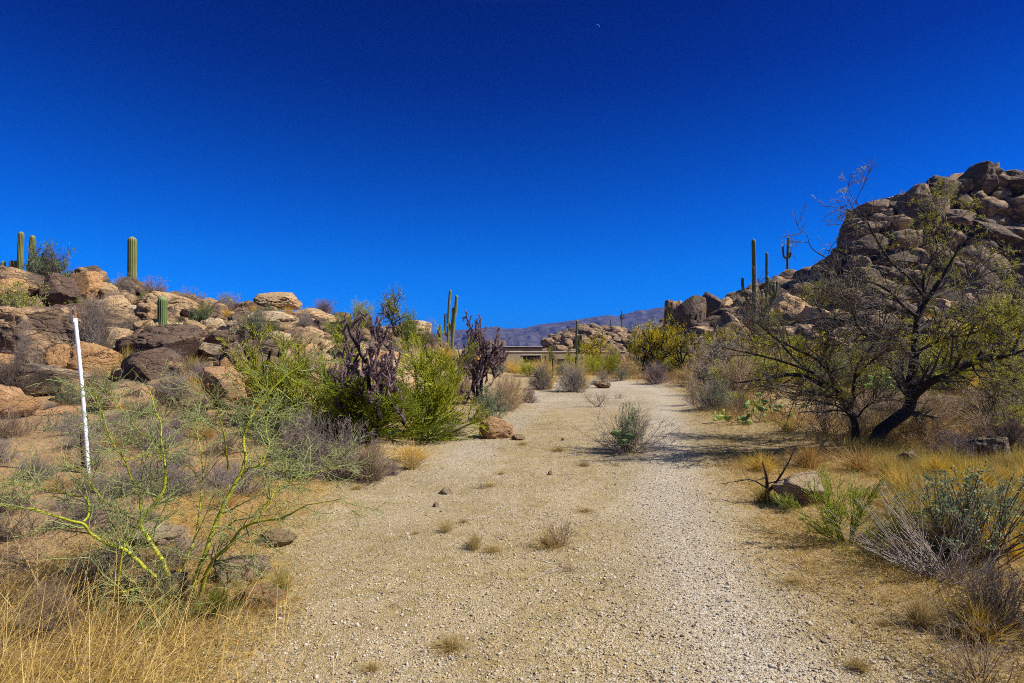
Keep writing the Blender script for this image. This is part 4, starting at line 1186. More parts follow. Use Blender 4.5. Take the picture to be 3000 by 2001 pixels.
SHRUBS = [
 # left ridge and slope
 ('leafy', 75, 205, 713, 830, 'dgreen', 'dark bushy shrub on the left ridge between two saguaros and the skyline rocks', 23.5),
 ('dense', 80, 200, 722, 828, 'dark', 'dark tangle of bare branches inside the bushy ridge shrub', 23.7),
 ('leafy', -20, 135, 828, 892, 'olive', 'yellow green leafy shrub below the orange boulder at the left ridge end', 19.5),
 ('twig', 225, 335, 866, 905, 'tan', 'pale dry shrub low under the lone saguaro slope', 21),
 ('twig', 322, 398, 798, 866, 'gray', 'grey bare shrub left of the foot of the lone saguaro', 25),
 ('twig', 398, 492, 808, 862, 'purple', 'purplish bare shrub on the skyline right of the lone saguaro', 26),
 ('twig', 505, 602, 838, 922, 'brown', 'tall brown bare shrub on the skyline right of the pale dome', 25),
 ('twig', 610, 720, 858, 938, 'purple', 'purplish bare shrub around the small ridge saguaro', 25.5),
 ('leafy', 762, 812, 889, 916, 'dgreen', 'low round green shrub tucked under the perched boulder', 25.5),
 ('leafy', 805, 830, 902, 918, 'lime', 'tiny bright green plant right of the low round green shrub', 25),
 ('dense', 905, 990, 874, 922, 'purple', 'dome of fine grey twigs on the ridge right of the perched boulder', 28.5),
 ('broom', 1016, 1100, 876, 955, 'lime', 'upright yellow green shrub on the ridge left of the grey green tree', 27),
 ('wisp', 1232, 1290, 930, 1000, 'gray', 'wispy bare shrub on the ridge left of the saguaro cluster', 31),
 ('dense', 208, 338, 872, 1012, 'dark', 'dark bare branching shrub right of the upper white pole', 15.8),
 ('twig', 205, 345, 868, 1010, 'gray', 'large grey bare shrub among boulders right of the white pole', 15.5),
 ('leafy', 690, 800, 908, 995, 'grayg', 'grey green shrub right of the stacked slabs', 19),
 ('twig', 692, 812, 900, 992, 'brown', 'brown bare twigs rising above the grey green shrub by the slabs', 19.3),
 ('broom', 838, 915, 942, 990, 'green', 'low green shrub on the pale slabs of the ridge', 24),
 ('broom', 948, 1030, 918, 1000, 'grayg', 'upright pale green shrub left of the purple cholla top', 22),
 ('twig', 855, 930, 900, 965, 'tan', 'tan bare shrub on the crest above the low green shrub', 26),
 ('twig', 30, 110, 940, 1026, 'gray', 'grey bare twigs in front of the whaleback boulder', 13.6),
 ('dense', -40, 100, 1036, 1162, 'dark', 'nearly black bare shrub at the left edge above the orange boulder', 12.3),
 ('ygrass', 340, 405, 996, 1030, 'green', 'golden grass tuft at the left foot of the great dark boulder', 14.7),
 ('ygrass', 510, 625, 1034, 1092, 'green', 'golden grass clump right of the great dark boulder', 14.6),
 ('dense', 545, 640, 1070, 1112, 'purple', 'purplish low shrub under the golden grass clump', 14.0),
 ('dense', 470, 545, 1020, 1070, 'gray', 'grey low shrub in front of the great dark boulder right end', 14.8),
 ('leafy', 155, 255, 1112, 1205, 'dgreen', 'dark green leafy shrub crossed by the white pole', 12.0),
 ('dense', 245, 330, 1080, 1200, 'brown', 'brown bare shrub below the orange brown boulder', 12.6),
 ('dense', -60, 118, 1195, 1372, 'brown', 'brown bare shrub at the left edge below the smooth orange boulder', 8.9),
 ('leafy', 112, 262, 1205, 1320, 'grayg', 'grey green sprawling shrub left of the lower white pole', 9.6),
 ('dense', 248, 335, 1235, 1330, 'purple', 'purplish twiggy shrub right of the lower white pole', 9.6),
 ('dense', 425, 548, 1285, 1360, 'purple', 'purplish low round shrub on the orange soil', 8.6),
 ('dense', 470, 570, 1366, 1440, 'purple', 'purplish small round shrub nearest to the palo verde on the orange soil', 7.0),
 ('dense', 440, 575, 1085, 1165, 'gray', 'grey twiggy shrub between dark wedge and tent shaped boulders', 12.4),
 ('dense', -60, 90, 1430, 1500, 'dark', 'dark low shrub at the left edge below the log shaped stone', None),
 ('dense', -60, 60, 1510, 1590, 'dark', 'second dark low shrub at the left edge above the tall straw', None),
 # around the green bushes left of the drive
 ('dense', 800, 985, 1195, 1400, 'gray', 'big grey twiggy shrub left of the green bush base', None),
 ('twig', 900, 1130, 1225, 1395, 'gray', 'pale grey tangle of twigs in front of the green bush', None),
 ('dense', 1010, 1175, 1290, 1410, 'brown', 'brown grey twigs at the gravel edge below the green bush', None),
 ('dense', 1128, 1172, 1345, 1392, 'purple', 'small round purplish shrub at the gravel edge', None),
 ('dense', 1285, 1370, 1222, 1280, 'purple', 'purplish low shrub left of the rounded pink boulder', None),
 ('grass', 1120, 1290, 1285, 1350, 'yellow', 'reddish straw grass in front of the green bush', None),
 ('grass', 1150, 1260, 1300, 1375, 'green', 'pale straw tuft at the gravel edge before the green bush', None),
 ('leafy', 1372, 1492, 1130, 1232, 'grayg', 'grey green low shrub behind the rounded pink boulder', None),
 ('twig', 1440, 1560, 1088, 1192, 'straw', 'straw coloured bare shrub below the second purple cholla', None),
 ('dense', 1420, 1530, 1100, 1205, 'tan', 'tan twiggy shrub right of the grey green low shrub', None),
 ('dense', 1525, 1580, 1130, 1180, 'purple', 'purplish twiggy shrub at the left end of the drive bend', None),
 ('twig', 1290, 1420, 1070, 1180, 'brown', 'brown bare shrub under the second purple cholla', 19.5),
 # end of the drive
 ('dense', 1545, 1632, 1060, 1143, 'gray', 'round grey shrub with yellow straw at the left of the drive end', None),
 ('leafy', 1552, 1622, 1062, 1142, 'olive', 'olive leaves of the round shrub left of the drive end', None),
 ('grass', 1575, 1640, 1062, 1140, 'yellow', 'yellow straw tuft between the two round shrubs at the drive end', None),
 ('dense', 1628, 1738, 1064, 1148, 'gray', 'larger round grey shrub in the middle of the drive end', None),
 ('leafy', 1640, 1720, 1085, 1146, 'dgreen', 'dark green lower half of the larger round shrub', None),
 ('ygrass', 1668, 1742, 1052, 1140, 'yellow', 'bright yellow straw behind the larger round shrub', 23),
 ('grass', 1540, 1650, 1042, 1090, 'yellow', 'pale yellow dry brush behind the round shrubs', 32),
 ('twig', 1560, 1640, 1048, 1095, 'straw', 'straw coloured thin brush left of the metal stake', 34),
 ('dense', 1875, 1972, 1058, 1124, 'purple', 'spreading purplish grey shrub right of the drive end', None),
 ('leafy', 1788, 1850, 1070, 1116, 'grayg', 'grey green shrub beyond the drive end stone', None),
 ('twig', 1735, 1800, 1082, 1118, 'gray', 'low grey shrub behind the drive end stone', None),
 ('leafy', 1728, 1750, 1112, 1128, 'blue', 'tiny blue green plant beside the drive end stone', None),
 ('broom', 1645, 1715, 1036, 1096, 'lime', 'bright lime green bush in front of the house left part', 50),
 ('broom', 1700, 1778, 1040, 1095, 'lime', 'bright lime green bush in front of the house right part', 48),
 ('tree', 1586, 1634, 1016, 1088, 'green', 'dark green small tree in front of the house wall', 62),
 ('tree', 1650, 1692, 1008, 1064, 'green', 'small tree left of the house saguaro', 66),
 ('dense', 1760, 1838, 1018, 1090, 'brown', 'brown bare tree right of the lime bushes', 55),
 # in the drive
 ('wisp', 1725, 1975, 1172, 1322, 'ash', 'big grey bush growing in the middle of the drive', None),
 ('twig', 1750, 1945, 1200, 1322, 'ash', 'dense grey stems of the big bush in the drive', None),
 ('leafy', 1800, 1880, 1180, 1318, 'pale', 'pale leaves at the top of the big bush in the drive', 8.8),
 ('wisp', 1706, 1800, 1140, 1192, 'gray', 'small grey bush on the drive behind the big bush', None),
 ('wisp', 1795, 1836, 1146, 1168, 'gray', 'tiny grey bush right of the small grey drive bush', None),
 ('wisp', 1788, 1822, 1340, 1366, 'gray', 'tiny dry tuft on the drive before the big bush', None),
 ('wisp', 1390, 1430, 1398, 1432, 'purple', 'tiny purplish tuft on the left side of the gravel', None),
 ('grass', 1362, 1420, 1545, 1608, 'green', 'short straw tuft in the middle of the near gravel', None),
 ('leafy', 1366, 1412, 1555, 1602, 'olive', 'small olive weed on the near gravel', None),
 ('wisp', 1600, 1690, 1500, 1602, 'brown', 'thin dry weed standing on the near gravel', None),
 ('grass', 1530, 1680, 1540, 1602, 'green', 'flattened straw around the thin dry weed', None),
 ('wisp', 1640, 1700, 1640, 1672, 'brown', 'small dead weed with trailing stalk on the near gravel', None),
 ('grass', 1270, 1345, 1500, 1560, 'green', 'straw tuft on the left of the near gravel', None),
 # left foreground
 ('ygrass', 770, 880, 1625, 1735, 'green', 'upright golden grass tuft beside the rounded boulder near the palo verde', None),
 ('ygrass', 720, 810, 1680, 1740, 'olive', 'green and gold grass at the right foot of the palo verde', None),
 ('broom', 590, 700, 1700, 1800, 'green', 'low green weeds under the palo verde', None),
 ('dense', 60, 230, 1690, 1850, 'brown', 'dark dry brush behind the straw at lower left', None),
 ('dense', 180, 420, 1600, 1740, 'brown', 'brown dry brush left of the palo verde base', None),
 ('twig', 430, 640, 1560, 1640, 'gray', 'grey twigs on the slab behind the palo verde limbs', None),
 # right of the drive
 ('leafy', 2022, 2165, 1105, 1222, 'grayg', 'grey green twiggy shrub at the right edge of the drive', 14.5),
 ('twig', 2010, 2170, 1120, 1222, 'gray', 'grey bare stems of the shrub at the right edge of the drive', 14.6),
 ('twig', 1996, 2066, 1090, 1185, 'tan', 'tan thin shrub behind the grey green shrub at the right edge', None),
 ('twig', 2140, 2200, 1130, 1225, 'brown', 'brown dry stalks between shrub and prickly pear', 13.6),
 ('ygrass', 2270, 2350, 1215, 1262, 'green', 'golden grass at the right foot of the prickly pear', None),
 ('grass', 2160, 2300, 1310, 1380, 'olive', 'dry grass clump in the shade left of the mesquite trunk', None),
 ('grass', 2290, 2440, 1280, 1370, 'brown', 'brown dry grass clump left of the mesquite trunk', None),
 ('grass', 2430, 2600, 1290, 1380, 'brown', 'brown dry grass around the mesquite foot', None),
 ('ygrass', 2180, 2300, 1395, 1470, 'green', 'golden grass around the dead branch', None),
 ('leafy', 2280, 2330, 1440, 1500, 'olive', 'low olive weed left of the pale rounded boulder', None),
 ('dense', 2700, 2860, 1255, 1340, 'purple', 'purplish grey shrub right of the mesquite trunk', None),
 ('dense', 2860, 3040, 1180, 1330, 'dark', 'dark twiggy shrub at the right edge under the mesquite limb', None),
 ('twig', 2620, 2780, 1165, 1300, 'straw', 'straw coloured twiggy shrub right behind the mesquite trunk', None),
 ('twig', 2560, 2680, 1150, 1270, 'ash', 'pale grey bare shrub seen through the fork of the mesquite', None),
 ('twig', 2350, 2480, 1130, 1270, 'tan', 'tan twiggy shrub behind the low mesquite branches', None),
 ('twig', 2450, 2560, 1170, 1290, 'tan', 'tan bare shrub behind the mesquite foot', None),
 ('leafy', 2900, 3060, 1140, 1240, 'dgreen', 'dark green shrub at the right edge of the bare soil', None),
 ('grass', 2620, 2760, 1700, 1830, 'green', 'straw clump at the left foot of the grey leaved bush', None),
 ('dense', 2760, 3080, 1640, 1860, 'dark', 'dark dead stems at the lower right edge', None),
 ('grass', 2760, 2960, 1720, 1880, 'olive', 'straw clump in front of the grey leaved bush', None),
 ('wisp', 2700, 3000, 1800, 2000, 'brown', 'fallen dry stalks at the lower right corner', None),
]
for (kind, x0, x1, y0, y1, col, lab, Y) in SHRUBS:
    plant_px(kind, x0, x1, y0, y1, col, lab, Y)

# golden grass field right of the drive: single tufts
TUFT = []
rg = np.random.default_rng(5)
for k in range(60):
    px, py = rg.uniform(2600, 3060), rg.uniform(1380, 1640)
    if px < 2560 + (py - 1345) * .35: continue
    g = gp(px, py, 40)
    s = rg.uniform(.35, .6)
    plant('ygrass' if rg.random() < .8 else 'grass', (g.x, g.y, g.z - .02), s, s * rg.uniform(.6, .95), rnd.choice(['green', 'yellow', 'green']), 'golden grass tuft in the sunny patch at the right of the mesquite', 'golden grass tufts right of the mesquite')

# small tufts and twigs on the orange soil at the left
rg = np.random.default_rng(15)
for k in range(80):
    y = rg.uniform(4.6, 12.0); x = rg.uniform(-.92 * y, -2.4 - .05 * y)
    kd = rnd.choice(['dense', 'dense', 'wisp', 'grass', 'twig'])
    s = rg.uniform(.18, .5)
    cl = {'dense': rnd.choice(['purple', 'gray', 'brown']), 'wisp': 'brown', 'grass': 'brown', 'twig': 'gray'}[kd]
    lab = {'dense': {'purple': 'purplish', 'gray': 'grey', 'brown': 'brown'}[cl] + ' low round twiggy tuft', 'wisp': 'thin brown dry weed', 'grass': 'brown dry grass tuft', 'twig': 'small grey bare shrub'}[kd]
    plant(kd, (x, y, hz(x, y) - .02), s * 1.5, s * .8, cl, lab + ' on the orange soil between palo verde and left slope', 'small tufts on the orange soil')

# brush under and behind the mesquite, and straw tufts on the drive
for k in range(34):
    y = rg.uniform(9.6, 14.5); x = rg.uniform(.64 * y, .95 * y)
    kd = rnd.choice(['dense', 'twig', 'dense', 'grass', 'leafy'])
    s = rg.uniform(.5, 1.0)
    cl = {'dense': rnd.choice(['tan', 'brown', 'tan']), 'twig': rnd.choice(['brown', 'tan']), 'grass': rnd.choice(['brown', 'green']), 'leafy': 'olive'}[kd]
    cw = {'purple': 'purplish', 'gray': 'grey', 'brown': 'brown', 'tan': 'tan', 'green': 'straw coloured', 'olive': 'olive'}[cl]
    lab = cw + {'dense': ' twiggy shrub', 'twig': ' bare thin shrub', 'grass': ' grass clump', 'leafy': ' leafy shrub'}[kd]
    plant(kd, (x, y, hz(x, y) - .02), s * 1.5, s * .75, cl, lab + ' in the brush behind the mesquite trunk', 'brush behind the mesquite')
for k in range(18):
    y = 2.6 + 9 * rg.random() ** 1.4
    L, R = path_edges(y)
    x = rg.uniform(L - .5, R - 1.4) if rg.random() < .8 else rg.uniform(R - .3, R + .5)
    s = rg.uniform(.035, .09)
    plant('grass', (x, y, hz(x, y)), s * rg.uniform(2.5, 6), s, rnd.choice(['dull', 'dull', 'gray']), 'short straw tuft on the near half of the gravel drive', 'straw tufts on the drive')

for k in range(46):
    y = rg.uniform(26, 66); x = rg.uniform(-3.5 - .03 * y, .23 * y)
    if y < 29.5 and 0 < x < 7: continue
    kd = rnd.choice(['leafy', 'grass', 'broom', 'dense', 'twig'])
    s = rg.uniform(.7, 1.5)
    cl = {'leafy': rnd.choice(['olive', 'grayg']), 'grass': 'yellow', 'broom': 'lime', 'dense': rnd.choice(['brown', 'gray']), 'twig': 'straw'}[kd]
    cw = {'olive': 'olive', 'grayg': 'grey green', 'yellow': 'yellow', 'lime': 'lime green', 'brown': 'brown', 'gray': 'grey', 'straw': 'straw coloured'}[cl]
    lab = cw + {'leafy': ' leafy shrub', 'grass': ' grass clump', 'broom': ' shrub', 'dense': ' twiggy shrub', 'twig': ' thin shrub'}[kd]
    plant(kd, (x, y, hz(x, y) - .05), s * 1.5, s, cl, lab + ' between the drive end and the house', 'shrubs between the drive end and the house')

# background trees on the right of the drive
TREES = [(1725, 1790, 985, 1062, 70), (1850, 1905, 955, 1070, 42), (1905, 1965, 925, 1075, 40), (1970, 2030, 950, 1075, 38), (2040, 2100, 975, 1080, 34), (2095, 2170, 965, 1090, 31),
         (2150, 2260, 960, 1100, 28), (2240, 2330, 970, 1100, 30), (2900, 3090, 880, 1150, 17), (2760, 2900, 930, 1120, 22), (2560, 2680, 960, 1120, 24), (2420, 2540, 965, 1110, 27), (2330, 2430, 975, 1110, 33)]
WHERE = ['right of the house', 'left of the dark rock outcrop', 'in front of the dark rock outcrop', 'right of the dark rock outcrop', 'behind the tan thin shrub by the drive', 'left of the four armed saguaro',
         'hiding the foot of the four armed saguaro', 'right of the foot of the four armed saguaro', 'leaving the right edge of the photo', 'behind the right limb of the mesquite', 'behind the mesquite trunk', 'left of the mesquite trunk farther back', 'behind the middle of the mesquite crown']
for k, (x0, x1, y0, y1, Y) in enumerate(TREES):
    plant_px('tree', x0 - 40, x1 + 40, y0, y1, rnd.choice(['lime', 'lime', 'olive']), 'yellow green small tree with dark branches ' + WHERE[k], Y, 'small trees right of the drive', k)
plant_px('tree', 1080, 1250, 843, 955, 'grayg', 'grey green open crowned tree on the left ridge skyline', 29, None, 3)
plant_px('broom', 1180, 1225, 905, 955, 'grayg', 'grey green shrub at the foot of the ridge tree', 28)

# scrub belt between drive and right hill, and shrubs between the boulders
BELT = []
rg = np.random.default_rng(9)
for k in range(190):
    y = rg.uniform(13, 46); x = rg.uniform(.24 * y + 1.6, 1.0 * y + 2.5)
    if x < path_edges(y)[1] + .8 and y < 28: continue
    kd = rnd.choice(['twig', 'dense', 'leafy', 'leafy', 'grass', 'dense', 'broom', 'broom'])
    s = rg.uniform(.55, 1.1) if y < 19 else rg.uniform(1.0, 2.6)
    cl = {'twig': rnd.choice(['gray', 'brown', 'tan']), 'dense': rnd.choice(['gray', 'brown', 'purple', 'tan']), 'leafy': rnd.choice(['grayg', 'olive', 'olive']), 'grass': rnd.choice(['green', 'yellow', 'brown']), 'broom': 'lime'}[kd]
    d = 'near the drive' if x < .45 * y else ('before the right slope' if x < .65 * y else 'toward the right edge')
    lab = {'twig': 'bare thin shrub', 'dense': 'bare twiggy shrub', 'leafy': 'leafy shrub', 'grass': 'dry grass clump', 'broom': 'yellow green shrub'}[kd]
    cw = {'gray': 'grey', 'brown': 'brown', 'tan': 'tan', 'purple': 'purplish', 'grayg': 'grey green', 'olive': 'olive', 'dgreen': 'dark green', 'green': 'straw', 'yellow': 'yellow', 'lime': 'lime'}[cl]
    plant(kd, (x, y, hz(x, y) - .03), s * 1.2, s * rg.uniform(.55, .9), cl, f'{cw} {lab} in the scrub belt {d}', 'shrubs of the scrub belt')
for k in range(150):
    if k < 75:
        y = rg.uniform(12, 34); x = rg.uniform(-.95 * y, -3 - max(0, 22 - y) * .3); where = 'between the boulders of the left slope'; s = rg.uniform(.35, .9)
    else:
        y = rg.uniform(42, 80); x = rg.uniform(.28 * y, .95 * y); where = 'between the boulders of the right hill'; s = rg.uniform(.7, 2.0)
    kd = rnd.choice(['twig', 'dense', 'leafy', 'grass'])
    cl = {'twig': 'gray', 'dense': rnd.choice(['gray', 'brown']), 'leafy': rnd.choice(['olive', 'dgreen', 'grayg']), 'grass': 'yellow'}[kd]
    lab = {'twig': 'grey bare thin shrub', 'dense': f'{"grey" if cl == "gray" else "brown"} twiggy shrub', 'leafy': f'{ {"olive": "olive", "dgreen": "dark green", "grayg": "grey green"}.get(cl)} leafy shrub', 'grass': 'yellow grass clump'}[kd]
    plant(kd, (x, y, hz(x, y) + (.1 if k < 75 else .5)), s * 1.25, s, cl, f'{lab} {where}', 'shrubs ' + where)

# ------------------------------------------------------------------ the trees and cacti in the foreground
def limbs_world(specs, ox, oy, sc, Y0, base):
    """specs: (points in a crop of the photograph, depth offsets start/mid/end in metres, r0, r1); returns curves relative to base"""
    out = []
    for pts, dys, r0, r1 in specs:
        n = max(8, int(len(pts) * 4))
        ts = np.linspace(0, 1, len(pts))
        dy = np.interp(ts, np.linspace(0, 1, len(dys)), dys)
        w = []
        for (cx, cy), d in zip(pts, dy):
            w.append(W(ox + cx / sc, oy + cy / sc, Y0 + d) - base)
        p = smooth_path([q[:] for q in w], n)
        out.append((p, np.linspace(r0, r1, n) ** 1.0))
    return out

def resample(curves, n):
    P = np.stack([smooth_path(p[np.linspace(0, len(p) - 1, min(len(p), 12)).astype(int)], n) for p, r in curves])
    R = np.stack([np.interp(np.linspace(0, 1, n), np.linspace(0, 1, len(r)), r) for p, r in curves])
    return P, R

def make_mesquite():
    Y0 = 9.25
    base = Vector(W(2050 + 925 / 1.96, 550 + 1500 / 1.96, Y0)); base.z = hz(base.x, base.y) 
    rg = np.random.default_rng(301)
    T1 = [([(925, 1520), (1010, 1440), (1090, 1360), (1170, 1290), (1215, 1225), (1210, 1130), (1225, 1010), (1240, 900), (1243, 800), (1255, 735), (1310, 640), (1380, 540), (1430, 455), (1500, 330)], (0, .15, .3, .1), .118, .014)]
    T2 = [([(905, 1515), (898, 1430), (890, 1350), (850, 1275), (800, 1190), (700, 1130), (560, 1075), (430, 1085), (300, 1110), (180, 1120)], (-.05, -.2, -.5, -.8), .078, .007)]
    LIM = [
     ([(1215, 1225), (1260, 1160), (1330, 1112), (1440, 1070), (1560, 1010), (1680, 985), (1800, 955), (1920, 905)], (.1, -.4, -.8), .062, .018),
     ([(1210, 1130), (1280, 1085), (1370, 1035), (1470, 1015), (1580, 1000), (1640, 1040), (1760, 1060), (1870, 1078)], (.1, .5, .9), .042, .01),
     ([(1580, 1000), (1640, 930), (1700, 900), (1800, 870), (1900, 845)], (-.3, 0, .3), .035, .012),
     ([(1222, 985), (1195, 955), (1150, 890), (1080, 865), (980, 860), (900, 790), (820, 760), (700, 750), (560, 772)], (.1, -.5, -1.1), .045, .006),
     ([(1080, 865), (980, 870), (870, 880), (780, 900)], (-.3, -.8, -1.2), .022, .006),
     ([(1245, 790), (1290, 700), (1290, 520), (1340, 400), (1370, 330), (1300, 170), (1290, 90)], (.2, .5, .6), .03, .004),
     ([(1300, 640), (1260, 590), (1210, 520), (1100, 420), (1010, 280), (960, 180), (925, 120), (900, 75)], (.2, -.2, -.6), .024, .004),
     ([(1250, 735), (1180, 690), (1100, 600), (1000, 545), (900, 520), (760, 420), (650, 350), (620, 265)], (.15, -.4, -.9), .026, .003),
     ([(1380, 540), (1450, 460), (1440, 330), (1420, 180), (1410, 60)], (.2, .6, .9), .016, .003),
     ([(1310, 640), (1420, 600), (1560, 540), (1640, 470), (1680, 360), (1650, 240)], (.2, .7, 1.1), .026, .004),
     ([(1243, 830), (1330, 780), (1450, 740), (1580, 720), (1700, 640), (1780, 560)], (.2, .8, 1.4), .03, .004),
     ([(1440, 1070), (1490, 980), (1530, 880), (1580, 790), (1660, 700)], (-.2, -.5, -.8), .026, .004),
     ([(1240, 960), (1330, 900), (1430, 860), (1540, 845), (1650, 800)], (.1, -.6, -1.2), .026, .004),
     ([(1255, 735), (1150, 700), (1040, 680), (920, 700), (820, 640), (720, 610)], (.2, .7, 1.2), .024, .004),
     ([(860, 1290), (880, 1180), (890, 1080), (930, 980), (1000, 900), (1050, 800), (1080, 690)], (-.2, -.5, -.6), .03, .004),
     ([(850, 1275), (790, 1180), (740, 1060), (660, 980), (560, 930), (430, 860), (330, 780), (240, 740)], (-.2, -.7, -1.3), .03, .004),
     ([(840, 1250), (760, 1150), (640, 1060), (480, 1000), (330, 960), (190, 930), (90, 905)], (-.2, -.3, .2), .03, .004),
     ([(800, 1190), (720, 1190), (620, 1170), (520, 1180), (430, 1150), (360, 1140)], (-.4, -.9, -1.3), .02, .004),
     ([(870, 1310), (800, 1260), (700, 1230), (600, 1220), (520, 1250)], (-.2, -.6, -1.1), .02, .003),
     ([(890, 1340), (940, 1270), (1010, 1220), (1090, 1180)], (-.1, -.4, -.8), .016, .003),
     ([(885, 1100), (960, 1020), (1040, 960), (1120, 930)], (-.5, -.9, -1.2), .018, .003),
     ([(740, 1060), (720, 940), (740, 840), (700, 720), (650, 640)], (-.6, -.5, -.3), .018, .003),
     ([(640, 1060), (560, 1000), (470, 900), (400, 830), (350, 700), (310, 620)], (-.3, .2, .5), .018, .003),
     ([(900, 790), (880, 700), (830, 620), (800, 540)], (-.8, -1.0, -1.2), .014, .003),
     ([(1215, 1225), (1150, 1150), (1110, 1060), (1030, 1000), (950, 960)], (.1, .6, 1.1), .022, .004),
     ([(1680, 985), (1720, 880), (1760, 760), (1800, 640), (1830, 540)], (-.7, -.4, -.2), .024, .004),
     ([(1800, 955), (1840, 850), (1850, 720), (1880, 620)], (-.8, -.6, -.3), .02, .004),
     ([(1560, 1010), (1600, 1080), (1680, 1130), (1720, 1190)], (-.6, -.8, -.9), .014, .003),
    ]
    LIM = [(a, b, c * 1.15, d) for a, b, c, d in LIM]
    t = thing('mesquite_tree', 'large dark leaning mesquite tree with forked trunk right of the drive', 'tree', base)
    def emit(name, specs, sides=8):
        mb = MB()
        for p, r in limbs_world(specs, 2050, 550, 1.96, Y0, base):
            k = 1 + .12 * fbm(np.stack([p[:, 0] * 4, p[:, 1] * 4, p[:, 2] * 4], -1), 2, 5)
            p = p.copy(); p += .35 * r[:, None] * np.stack([fbm(p * 5, 2, 1), fbm(p * 5, 2, 2), fbm(p * 5, 2, 3)], -1)
            mb.tubes(p[None], (r * k)[None], sides, (.05 + .35 * (1 - r / .11))[None] * .6)
        return mb.build(name, M['bark'], t)
    emit('trunk', T1, 10); emit('trunk', T2, 9)
    emit('limbs', LIM, 7)
    cur = limbs_world(T1 + T2 + LIM, 2050, 550, 1.96, Y0, base)
    P, R = resample(cur, 24)
    P2, R2 = spawn(P, R, 19, rg, (.22, 1), (.4, 1.05), (25, 65), .03, .18, 7, .42, .0048)
    P3, R3 = spawn(P2, R2, 5, rg, (.2, 1), (.2, .5), (25, 65), .02, .22, 5, .55, .0034)
    P4, R4 = spawn(P3, R3, 3, rg, (.2, 1), (.08, .24), (25, 65), .01, .2, 4, .6, .0022)
    tw = MB()
    tw.tubes(P2, R2, 5, .15 + .35 * rg.random(len(P2))); tw.tubes(P3, R3, 4, .25 + .6 * rg.random(len(P3))); tw.tubes(P4, R4, 3, .3 + .7 * rg.random(len(P4)))
    tw.build('twigs', M['mtwig'], t)
    # sparse sprays of tiny leaflets
    E = np.concatenate([P4[:, 2:].reshape(-1, 3), P3[:, 3:].reshape(-1, 3)])
    wx = E + np.array(base)
    keep = (fbm(E * 1.6, 2, 8) + .35 * (wx[:, 0] > 7.2) + .12 * rg.normal(size=len(E))) > .37
    E = E[keep]
    lf = MB()
    n = 9
    A = np.repeat(E, n, 0)
    ax = rg.normal(size=E.shape); ax /= np.linalg.norm(ax, axis=1, keepdims=True)
    tt = np.tile(np.linspace(-.5, .5, n), len(E))
    AX = np.repeat(ax, n, 0)
    A = A + AX * (tt * .075)[:, None]
    sd = np.cross(AX, rg.normal(size=A.shape))
    lf.leaves(A, sd * np.where(np.arange(len(A)) % 2, 1, -1)[:, None] + AX * .5, rg.uniform(.018, .032, len(A)), .008, rg.random(len(A)), rng=rg)
    lf.build('leaves', M['mleaf'], t)
    print('mesquite', len(P4), len(A))
make_mesquite()

